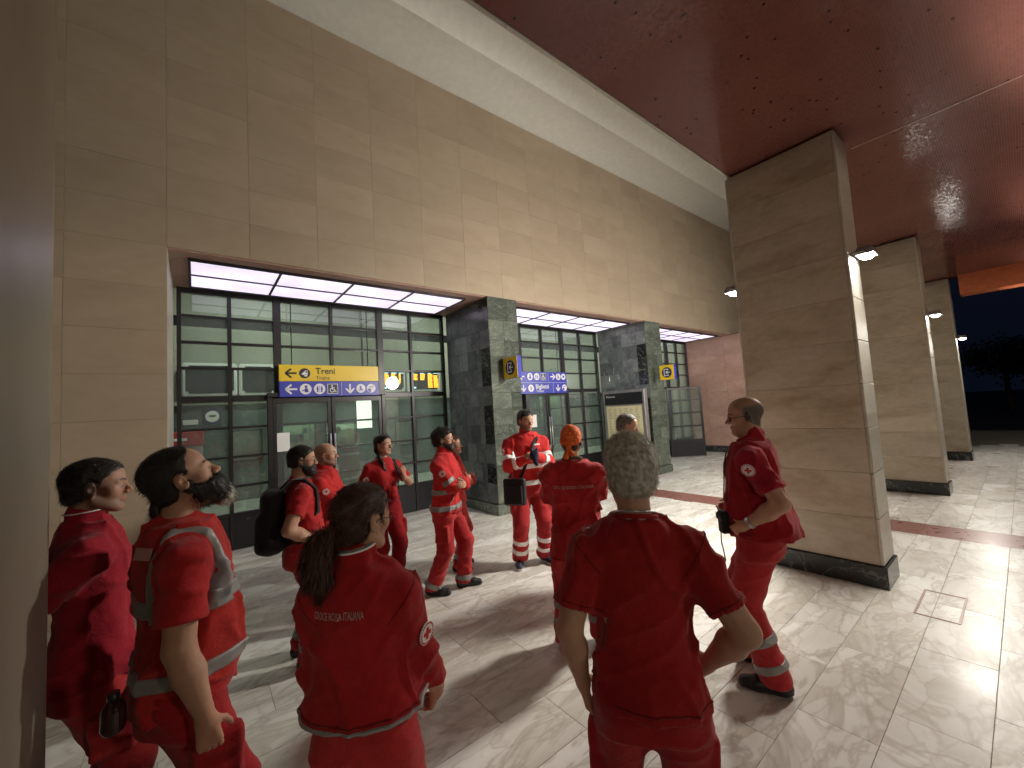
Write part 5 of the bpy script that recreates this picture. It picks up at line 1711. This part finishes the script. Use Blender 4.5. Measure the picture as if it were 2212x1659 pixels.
add('braid', seed=5, h=1.66, loc=(1.66, 4.55), heading=-82, fem=True, label='woman with a dark braid in red T-shirt holding her shoulder strap',
    arms=dict(R=HANG(1), L=dict(w=(-.15, .20, 1.26), pole=(-.9, -.2, -1), d=(.15, .25, 1), n=(.2, -1, 0), curl=.7)),
    top=dict(mat='tee', hem=.99, ease=.008, sleeve=.75, neckline=True, bust=.012, amp=.6), tr=dict(mat='trouser_dark', cargo=True, r=1.1), wide=.97,
    hair=dict(kind='short', th=.008, mat='hair_black', n=900, L=.03, amp=.004, lift=.08, tname='braid', tamp=.014, tails=[[((.05, -.07, -.05), .024), ((.085, .0, -.13), .022), ((.10, .05, -.20), .02), ((.10, .075, -.28), .018), ((.10, .085, -.34), .010)]]), head=(28, 0, 0), brow=(.02, .015, .01), badges=[((.7, .02, 1.26), (-1, 0, 0), .033)])
add('fleece', seed=6, h=1.62, loc=(.43, 1.43), heading=52, fem=True, near=True, label='woman with auburn ponytail and glasses in long red fleece jacket, seen from behind',
    arms=dict(R=dict(w=(.215, .20, .90), pole=(.35, -1, -.1), d=(-.35, .5, -.8), n=(-1, 0, 0), curl=.6), L=dict(w=(-.15, .22, .95), pole=(-.25, -1, -.2), d=(.3, .5, -.8), n=(1, 0, 0), curl=.6)),
    top=dict(mat='fleece', name='fleece_jacket', hem=1.0, ease=.030, sleeve=2, collar=.06, amp=1.1, seams=True), wide=.84, belly=.02, bulk=.88, sw=.152, aline=.24, tr=dict(mat='trouser', r=1.1), glasses=True,
    hair=dict(kind='short', th=.008, mat='hair_brown', n=4200, L=.05, amp=.006, f=55, lift=.05, comb=(0, -1, -.25), line='long', w=.0009, tails=[[((0, -.12, -.02), .024), ((-.012, -.155, -.045), .036), ((-.02, -.165, -.10), .044), ((-.02, -.150, -.16), .036), ((-.02, -.14, -.20), .018)]], tn=2600, tamp=.02), head=(-30, -6, 0),
    badges=[((.8, -.02, 1.22), (-1, .05, 0), .040)], print=('CROCE ROSSA ITALIANA', -.03, 1.345, .034, 1, .45))
add('curly', seed=7, h=1.69, loc=(2.10, 3.92), heading=-48, label='curly-haired bearded man in red jacket with reflective bands, arms folded',
    arms=dict(R=CROSS_R, L=CROSS_L), feet=dict(R=(.10, -.16, -2), L=(-.12, .12, 24)),
    top=dict(mat='jacket', name='jacket', hem=.86, ease=.020, sleeve=2, collar=.055, bands=[(1.09, .05), (.92, .05)], abands=[('R', .72, .05), ('R', 1.45, .05), ('L', 1.45, .05)]),
    tr=dict(mat='trouser', cargo=True, r=1.1, bands=[('R', .12, .06), ('L', .12, .06)]), hair=dict(kind='curly', th=.024, mat='hair_black', n=2200, L=.022, amp=.022, f=42, lift=.9, curl=.6), beard=dict(th=.006, mat='hair_black', n=700, L=.010), stubble=.6, head=(8, 2, 0), lace='redsign',
    badges=[((.7, .08, 1.30), (-1, -.05, 0), .036)])
add('auburn', seed=8, h=1.57, loc=(2.50, 4.42), heading=-42, fem=True, label='auburn-haired woman mostly hidden behind the curly-haired man',
    arms=dict(R=CROSS_R, L=CROSS_L), top=dict(mat='jacket', name='jacket', hem=.86, ease=.014, sleeve=2, collar=.04), tr=dict(mat='trouser', bands=BAND_TR), wide=.95,
    hair=dict(kind='long', th=.012, mat='hair_red', n=1500, L=.05, amp=.008, lift=.08, line='long', tname='long_hair', tails=[[((.03, -.08, -.03), .05), ((.04, -.07, -.14), .05), ((.05, -.02, -.26), .035)], [((-.04, -.08, -.03), .05), ((-.055, -.05, -.14), .045), ((-.07, .01, -.27), .03)]], tn=600), head=(6, 4, 0))
add('leader', seed=9, h=1.84, loc=(3.20, 3.86), heading=-116, label='tall man facing the group in red jacket with broad reflective bands',
    arms=dict(R=dict(w=(.05, .27, 1.22), pole=(.8, .0, -1), d=(-1, .25, .3), n=(0, -.4, -1), curl=.55), L=dict(w=(-.03, .30, 1.25), pole=(-.8, .0, -1), d=(.9, .2, .25), n=(0, -.5, -1), curl=.7)), feet=dict(R=(.15, .0, -18), L=(-.15, .0, 20)),
    top=dict(mat='jacket', name='jacket', hem=.88, ease=.022, sleeve=2, collar=.055, tape='tape_bright', bands=[(1.12, .055), (.935, .055)], abands=[('R', .72, .05), ('R', 1.4, .05), ('L', .72, .05), ('L', 1.4, .05)]),
    tr=dict(mat='trouser', r=1.12, cargo=True, tape='tape_bright', bands=[('R', .30, .055), ('R', .185, .055), ('L', .30, .055), ('L', .185, .055)]), wide=1.06, shoe='shoe_navy', sole='sole_w', lace='sole_w', hair=dict(SHORT, th=.012, n=900, L=.02), stubble=.55, head=(22, -8, 0),
    badges=[((.7, .10, 1.30), (-1, -.1, 0), .036), ((-.7, .10, 1.30), (1, -.1, 0), .036)])
add('bandana', seed=10, h=1.69, loc=(2.36, 2.28), heading=46, label='person in orange bandana and long red T-shirt, seen from behind',
    arms=dict(R=dict(CROSS_R, w=(-.02, .26, 1.18), pole=(1, -.1, -.8)), L=dict(CROSS_L, w=(.02, .28, 1.16), pole=(-1, -.1, -.8))), feet=dict(R=(.14, .05, -12), L=(-.14, .0, 14)),
    top=dict(mat='tee', hem=.70, ease=.020, sleeve=.92, neckline=True, amp=1.35, seams=True), wide=1.08, belly=.02, bulk=1.1, tr=dict(mat='trouser', cargo=True, r=1.15, bands=[('R', .30, .05), ('R', .19, .05), ('L', .30, .05), ('L', .19, .05)]), head=(-14, -3, 0), scalp=.9, stub=(.02, .013, .01),
    hair=dict(SHORT, th=.010, n=700, mat='hair_brown', line='long'), print=('CROCE ROSSA ITALIANA', -.01, 1.27, .034, 1, .85))
add('background', seed=11, h=1.735, loc=(3.58, 2.66), heading=-62, label='grey-haired man with bowed head and white collar behind the white-haired man',
    arms=dict(R=CROSS_R, L=CROSS_L), top=dict(mat='shirtw', name='white_shirt', hem=.86, ease=.012, sleeve=2, collar=.05), vest=dict(mat='vest', hem=.88, ease=.024, open=True), tr=dict(mat='trouser'), hair=dict(SHORT, th=.010, mat='hair_salt', line='receding'), stubble=.4, stub=(.3, .27, .24), head=(10, -16, 0))
add('white_haired', seed=12, h=1.725, loc=(1.20, .88), heading=38, near=True, label='white-haired man in dark red T-shirt in the right foreground, seen from behind',
    arms=dict(R=POCKET(1, w=(.215, .08, .955), pole=(.85, -.8, .0), d=(-.5, .5, -.7)), L=POCKET(-1, w=(-.225, .03, .885), pole=(-.6, -1, 0))), feet=dict(R=(.14, 0, -12), L=(-.14, .02, 12)),
    top=dict(mat='tee_dark', hem=.88, ease=.014, sleeve=.72, neckline=True, amp=1.0, seams=True), wide=.86, belly=.045, bulk=.9, sw=.182, arm=1.12, tr=dict(mat='trouser_dark', r=1.12, cargo=True), tone=.9, fat=.004,
    hair=dict(kind='short', th=.017, mat='hair_grey', n=9000, L=.022, amp=.004, f=60, lift=.35, comb=(.1, -.5, -.8), w=.0006, curl=.2), stub=(.3, .27, .22), scalp=.6, head=(8, 0, 0))
add('hands_on_hips', seed=13, h=1.84, loc=(2.96, 1.18), heading=106, near=True, label='balding man with glasses and hands on hips beside the broad pier',
    arms=dict(R=dict(w=(.20, .17, 1.02), pole=(1, -.6, -.1), d=(-.5, .7, -.3), n=(-1, -.3, 0), curl=.5), L=HIP(-1, w=(-.215, .05, .99), pole=(-.25, -1, .2), curl=.75)), feet=dict(R=(.14, .12, -4), L=(-.13, -.02, 8)),
    top=dict(mat='polo', name='polo_shirt', hem=.90, ease=.010, sleeve=.72, collar=.05), vest=dict(mat='vest_dark', hem=.90, ease=.032, open=True, flare=.07), wide=1.08, belly=.055, arm=1.15, bulk=1.05, tr=dict(mat='trouser', r=1.1, bands=[('R', .30, .05), ('R', .16, .045), ('L', .30, .05), ('L', .16, .045)]),
    glasses=True, sides=.97, scalp=.3, stub=(.10, .085, .072), stubble=.2, head=(14, -7, 0), fat=.005, badges=[((-.8, .0, 1.34), (1, 0, -.02), .038)])
add('clerk', seed=14, h=1.70, loc=(3.40, 13.02), heading=-100, crew=False, label='clerk in pale blue shirt behind the brightest counter window',
    arms=dict(R=HANG(1, w=(.2, .2, 1.1)), L=HANG(-1, w=(-.2, .2, 1.1))), top=dict(mat='shirtw', name='shirt', hem=.84, ease=.012, sleeve=2, collar=.04), tr=dict(mat='navycloth'), hair=dict(SHORT, mat='hair_grey'))

# ================================================================== things worn and carried
def placed(P, name, me, mat, label, cat):
    o = bpy.data.objects.new(name, me); COL.objects.link(o)
    if len(me.materials) == 0: me.materials.append(mat)
    o.location = P['root'].location; o.rotation_euler = P['root'].rotation_euler
    return tag(o, label, cat)
def surf(P, x, z, back=False, bv='bvh', e=.008):
    sg = -1 if back else 1
    h_ = P[bv].ray_cast(Vector((x, sg*1.0, z)), Vector((0, -sg, 0)))
    return (h_[0]+Vector((0, sg*e, 0))) if h_[0] else Vector((x, sg*.1, z))
def over(P, pts, e=.008, bv='bvh'):
    """drape a list of (x, z, back) or raw points over the garment"""
    return [surf(P, *p, bv=bv, e=e) if len(p) == 3 and isinstance(p[2], bool) else Vector(p) for p in pts]
def strap(P, pts, w, th, mat, name, root, e=.010):
    q = over(P, pts, e); s = P['s']
    cen = Vector((0, 0, 0))
    nr = []
    for p in q:
        n = Vector((p.x*.35, p.y, max(p.z-1.36, 0)*3.0)); nr.append(tuple(n if n.length > 1e-4 else Vector((0, 1, 0))))
    bm = bmesh.new(); ribbon_bm(bm, [p*s for p in q], nr, w*s, th*s)
    return child(name, bm_mesh(bm), M[mat], root)

# black backpack
P = people['backpack']; s = P['s']
F = Field((-.24, -.46, .88), (.24, -.02, 1.50), .008)
F.rbox((0, -.205, 1.17), (.160, .09, .25), .075, .03); F.rbox((0, -.285, 1.09), (.13, .045, .15), .04, .04)
F.warp(lambda p: -.018*vnoise(p, (8, 8, 8), 3)-.006*vnoise(p, (22, 22, 16), 4))
V, Q = F.mesh()
bp = placed(P, 'backpack', np_mesh('backpack', V, Q, M['blackcloth'], s), None, 'black nylon backpack on the bearded man with glasses', 'backpack')
for sx in (-1, 1):
    strap(P, [(sx*.10, -.15, 1.40), (sx*.115, -.06, 1.492), (sx*.12, .02, 1.487), (sx*.125, 1.40, False), (sx*.13, 1.32, False), (sx*.145, 1.22, False), (sx*.175, .02, 1.10), (sx*.16, -.12, 1.0)], .055, .012, 'blackcloth', 'shoulder_strap', bp, .014)
bm = bmesh.new(); tube_bm(bm, [Vector(p)*s for p in ((-.10, -.372, 1.20), (0, -.378, 1.22), (.10, -.372, 1.20))], .004*s, 6); child('zip', bm_mesh(bm), M['dark'], bp)
def belt(P, z, w, mat, ease=.014):
    F = Field((-.36, -.36, z-.05), (.36, .42, z+.05), .006)
    P['garment'](F, True); F.D -= ease-.006
    F.mask(lambda p: np.abs(p[:, 2]-z)-w/2, .003)
    V, Q = F.mesh(); return child('belt', np_mesh('belt', V, Q, M[mat], P['s']), None, P['root'])
belt(P, 1.012, .04, 'blackcloth', .012)

# braid woman: belt with buckle, phone and strap
P = people['braid']; s = P['s']
b = belt(P, 1.005, .042, 'trouser_dark', .012)
q = surf(P, .02, 1.005); me = box_mesh(.06, .01, .045, .004, M['steel']); bk = child('buckle', me, None, b); bk.location = (q+Vector((0, .006, 0)))*s
ph = bpy.data.objects.new('phone_pouch', box_mesh(.075, .018, .14, .008, M['dark'])); COL.objects.link(ph); ph.parent = P['root']; ph.location = (surf(P, .10, 1.0)+Vector((.04, .012, -.09)))*s
sp = strap(P, [(-.11, -.10, 1.38), (-.115, -.02, 1.475), (-.115, .05, 1.455), (-.115, 1.36, False), (-.125, 1.28, False), (-.14, 1.20, False), (-.17, .03, 1.10)], .04, .01, 'blackcloth', 'strap', P['root'], .012)
F = Field((-.2, -.40, .92), (.2, -.02, 1.45), .009); F.rbox((0, -.19, 1.2), (.14, .07, .2), .05, .03); F.warp(lambda p: -.014*vnoise(p, (9, 9, 9), 6))
V, Q = F.mesh(); placed(P, 'backpack', np_mesh('backpack', V, Q, M['blackcloth'], s), None, 'dark rucksack on the back of the woman with the braid', 'backpack')

# shoulder bag of the tall man, with gloves in his hands and sunglasses on his head
P = people['leader']; s = P['s']
F = Field((.0, -.05, .60), (.42, .42, 1.08), .007)
A_r = rotm(rad(-30), 0)
F.rbox((.205, .20, .865), (.125, .045, .145), .025, .01, A_r); F.rbox((.225, .242, .84), (.095, .02, .10), .014, .01, A_r)
F.warp(lambda p: -.008*vnoise(p, (11, 11, 11), 2))
V, Q = F.mesh()
bag = placed(P, 'shoulder_bag', np_mesh('bag', V, Q, M['blackcloth'], s), None, 'black shoulder bag hanging at the hip of the tall man', 'bag')
strap(P, [(.14, .20, 1.0), (.09, 1.06, False), (.045, 1.16, False), (.0, 1.26, False), (-.06, 1.36, False), (-.105, 1.42, False), (-.12, .0, 1.492), (-.08, 1.40, True), (.0, 1.25, True), (.12, 1.05, True), (.23, .02, 1.0)], .036, .006, 'blackcloth', 'bag_strap', bag, .012)
bm = bmesh.new()
for k in range(2):
    tube_bm(bm, [Vector(people['leader']['root'].location)*0+Vector((.11+.19*t, .285-.11*t+.02*math.sin(t*3), .975-k*.03))*s for t in (0, .25, .5, .75, 1)], .003*s, 5)
child('zip', bm_mesh(bm), M['dark'], bag)
F = Field((-.14, .22, 1.08), (.14, .48, 1.40), .007)
F.ell((0, .36, 1.27), (.05, .035, .06), .02); F.cone((.01, .36, 1.25), (-.02, .37, 1.17), .03, .02, .02); F.cone((.02, .37, 1.28), (.03, .37, 1.335), .018, .012, .01); F.cone((-.02, .37, 1.28), (-.03, .37, 1.33), .016, .012, .01)
F.warp(lambda p: -.010*vnoise(p, (25, 25, 25), 2))
V, Q = F.mesh(); placed(P, 'gloves', np_mesh('gloves', V, Q, M['navycloth'], s), None, 'crumpled navy gloves in the hands of the tall man', 'gloves')
hp = lambda x, y, z: Vector(P['HO']+P['HR']@npv(x, y, z))*s
bm = bmesh.new()
for sx in (-1, 1):
    vs_ = [(sx*.034+.028*math.cos(a_), .088-.02*abs(math.cos(a_)), .094+.016*math.sin(a_)) for a_ in [2*math.pi*k/16 for k in range(16)]]
    f_ = [bm.verts.new(hp(*v)) for v in vs_]; bm.faces.new(f_); tube_bm(bm, [hp(*v) for v in vs_], .002*s, 5, True)
    tube_bm(bm, [hp(sx*.062, .07, .096), hp(sx*.082, .03, .09), hp(sx*.084, -.01, .06)], .002*s, 5)
placed(P, 'sunglasses', bm_mesh(bm), M['dark'], 'sunglasses pushed up on the head of the tall man', 'sunglasses')
def chest_print(P, x, z, w=.07, h=.018):
    q = surf(P, x, z); n = surf(P, x+.02, z)-surf(P, x-.02, z)
    u = n.normalized(); v = Vector((0, 0, 1)); nn = u.cross(v)*-1
    if nn.y < 0: nn = -nn
    child('name_tape', prism_mesh([rect(-w/2, -h/2, w/2, h/2)], .003, lambda a, b, c: (q+u*a+v*b+nn*c)*P['s']), M['signw'], P['shirt'])
chest_print(P, -.10, 1.36); chest_print(people['curly'], -.09, 1.36, .06)
def pocket_zip(P, x0, z0, x1, z1):
    bm = bmesh.new(); n = 6
    ribbon_bm(bm, [surf(P, x0+(x1-x0)*k/n, z0+(z1-z0)*k/n, e=.006)*P['s'] for k in range(n+1)], (0, 1, 0), .012*P['s'], .004)
    child('pocket_zip', bm_mesh(bm), M['tape'], P['shirt'])
pocket_zip(people['curly'], .15, .965, .07, 1.05); pocket_zip(P, .16, .97, .08, 1.04); pocket_zip(P, -.16, .97, -.08, 1.04)

# orange bandana and scarf
P = people['bandana']; s = P['s']
F = Field((-.14, -.24, -.22), (.14, .14, .19), .005, P['HO'], P['HR'])
F.ell((0, -.017, .045), (.088, .112, .100), .02); F.ell((0, -.05, .0), (.078, .078, .05), .03)
F.mask(lambda p: np.interp(p[:, 1], [-.12, -.03, .04, .11], [-.045, -.002, .038, .055])-p[:, 2], .01)
F.ell((.0, -.122, -.035), (.022, .016, .018), .01)
F.cone((0, -.125, -.04), (-.022, -.135, -.115), .013, .022, .01); F.cone((0, -.125, -.04), (.03, -.135, -.095), .011, .018, .01)
F.warp(lambda p: -.008*vnoise(p, (16, 9, 16), 8)-.005*vnoise(p, (45, 30, 40), 9))
V, Q = F.mesh(); child('bandana', np_mesh('bandana', V, Q, M['bandana'], s), None, P['root'])
def ring_at(P, z, r, tr_, mat, name, sag=.02):
    bm = bmesh.new()
    tube_bm(bm, [Vector((math.cos(a_)*r, -.012+math.sin(a_)*r*.95, z+sag*-math.sin(a_)))*P['s'] for a_ in [2*math.pi*k/28 for k in range(28)]], tr_*P['s'], 8, True)
    return child(name, bm_mesh(bm), M[mat], P['root'])
ring_at(P, 1.492, .070, .016, 'camo', 'neck_scarf')
P = people['white_haired']; ring_at(P, 1.497, .071, .004, 'steel', 'necklace')

# fleece jacket trim: pale hem piping and striped collar edge, ring on the finger
P = people['fleece']; s = P['s']
def piping(P, z, w, mat, name, e=.004):
    F = Field((-.42, -.40, z-.04), (.42, .50, z+.04), .006)
    P['garment'](F, True); F.warp(P['gar_wr']); F.D -= e
    F.mask(lambda p: np.abs(p[:, 2]-z)-w/2, .002)
    V, Q = F.mesh(); return child(name, np_mesh(name, V, Q, M[mat], P['s']), None, P['shirt'])
piping(P, 1.012, .012, 'tape', 'hem_piping')
def collar_ring(P, t0, r, mat, name, tr_=.004):
    nb = npv(0, -.018, 1.44); c0 = nb+npv(0, .004, .03); c1 = P['HO']+P['HR']@npv(0, -.028, -.085); ax_ = unit(c1-c0)
    c = c0+ax_*t0; u = unit(np.cross(ax_, (1, 0, 0))); v = np.cross(ax_, u)
    bm = bmesh.new(); tube_bm(bm, [Vector(c+u*r*math.cos(a_)+v*r*math.sin(a_))*P['s'] for a_ in [2*math.pi*k/26 for k in range(26)]], tr_*P['s'], 6, True)
    child(name, bm_mesh(bm), M[mat], P['shirt'])
collar_ring(P, .075, .068, 'signw', 'collar_piping'); collar_ring(P, .084, .067, 'hallgreen', 'collar_piping')
collar_ring(people['polo'], .068, .070, 'signw', 'collar_piping', .003)

# man with hands on hips: wristwatch, radio pouch with strap
P = people['hands_on_hips']; s = P['s']
S_, E_, W_ = P['J']['L']
ax_ = unit(W_-E_); c = W_-ax_*.035; u = unit(np.cross(ax_, (0, 0, 1))); v = np.cross(ax_, u)
bm = bmesh.new(); ribbon_bm(bm, [Vector(c+u*.034*math.cos(a_)+v*.034*math.sin(a_))*s for a_ in [2*math.pi*k/18 for k in range(19)]], [tuple(u*math.cos(a_)+v*math.sin(a_)) for a_ in [2*math.pi*k/18 for k in range(19)]], .02*s, .005*s)
w_ = child('wristwatch', bm_mesh(bm), M['steel'], P['root'])
F = Field((-.34, -.05, .70), (-.02, .40, 1.12), .006)
F.rbox((-.165, .175, .985), (.03, .025, .07), .012, .01, rotm(rad(40), 0)); F.rbox((-.165, .18, 1.02), (.034, .028, .02), .008, .006, rotm(rad(40), 0))
V, Q = F.mesh(); pch = placed(P, 'radio_pouch', np_mesh('pouch', V, Q, M['blackcloth'], s), None, 'black radio pouch on the belt of the balding man', 'pouch')
bm = bmesh.new(); ribbon_bm(bm, [Vector(p)*s for p in ((-.165, .195, .93), (-.16, .20, .86), (-.165, .19, .80), (-.16, .185, .74))], (0, 1, 0), .018*s, .004*s); child('hanging_strap', bm_mesh(bm), M['blackcloth'], pch)
strap(P, [(-.15, .12, 1.05), (-.125, 1.12, False), (-.115, 1.22, False), (-.115, 1.33, False), (-.11, 1.42, False)], .024, .006, 'blackcloth', 'chest_strap', pch, .035)

# man in the vest: bunch of keys and bottle at the hip, white shoulder patch
P = people['vest']; s = P['s']
F = Field((-.05, -.36, .78), (.36, .05, 1.06), .006)
F.cone((.14, -.185, .945), (.14, -.185, .90), .03, .032, .01); F.cone((.14, -.185, .945), (.14, -.185, .975), .026, .014, .01)
V, Q = F.mesh()
gb, nt_, b_ = new_mat('clear_dark_plastic'); b_.inputs['Base Color'].default_value = (.06, .02, .02, 1); b_.inputs['Roughness'].default_value = .08; b_.inputs['Transmission Weight'].default_value = .6
bt = placed(P, 'water_bottle', np_mesh('bottle', V, Q, gb, s), None, 'small dark bottle clipped behind the hip of the bearded man in the vest', 'bottle')
bm = bmesh.new(); tube_bm(bm, [Vector((.14, -.185, .975))*s, Vector((.14, -.185, 1.0))*s], .016*s, 10); child('cap', bm_mesh(bm), M['dark'], bt)
q = P['vbvh'].ray_cast(Vector((.10, -.6, 1.40)), Vector((0, 1, 0)))
if q[0]:
    o_, n_ = q[0], q[1]; n_ = n_ if n_.y < 0 else -n_; u_ = Vector((0, 0, 1)).cross(n_).normalized(); v_ = n_.cross(u_)
    child('shoulder_patch', prism_mesh([rect(-.04, -.02, .04, .02)], .003, lambda a, b, c: (o_+u_*a+v_*b+n_*(.004+c))*s), M['print'], P['root'])

# remove the bookkeeping properties
for o in bpy.data.objects:
    for k in ('_wb', '_base'):
        if k in o: del o[k]
# render settings that keep the night interior clean
scene.cycles.max_bounces = 4
scene.cycles.diffuse_bounces = 3
scene.cycles.glossy_bounces = 2
scene.cycles.transparent_max_bounces = 8
scene.cycles.caustics_reflective = False
scene.cycles.caustics_refractive = False
scene.cycles.sample_clamp_indirect = 4.0
scene.cycles.use_adaptive_sampling = True
scene.cycles.adaptive_threshold = 0.04
scene.cycles.use_denoising = True
for k in ('lamp', 'far_lamp', 'led', 'ledw', 'hall_lamp'):
    M[k].cycles.emission_sampling = 'NONE'
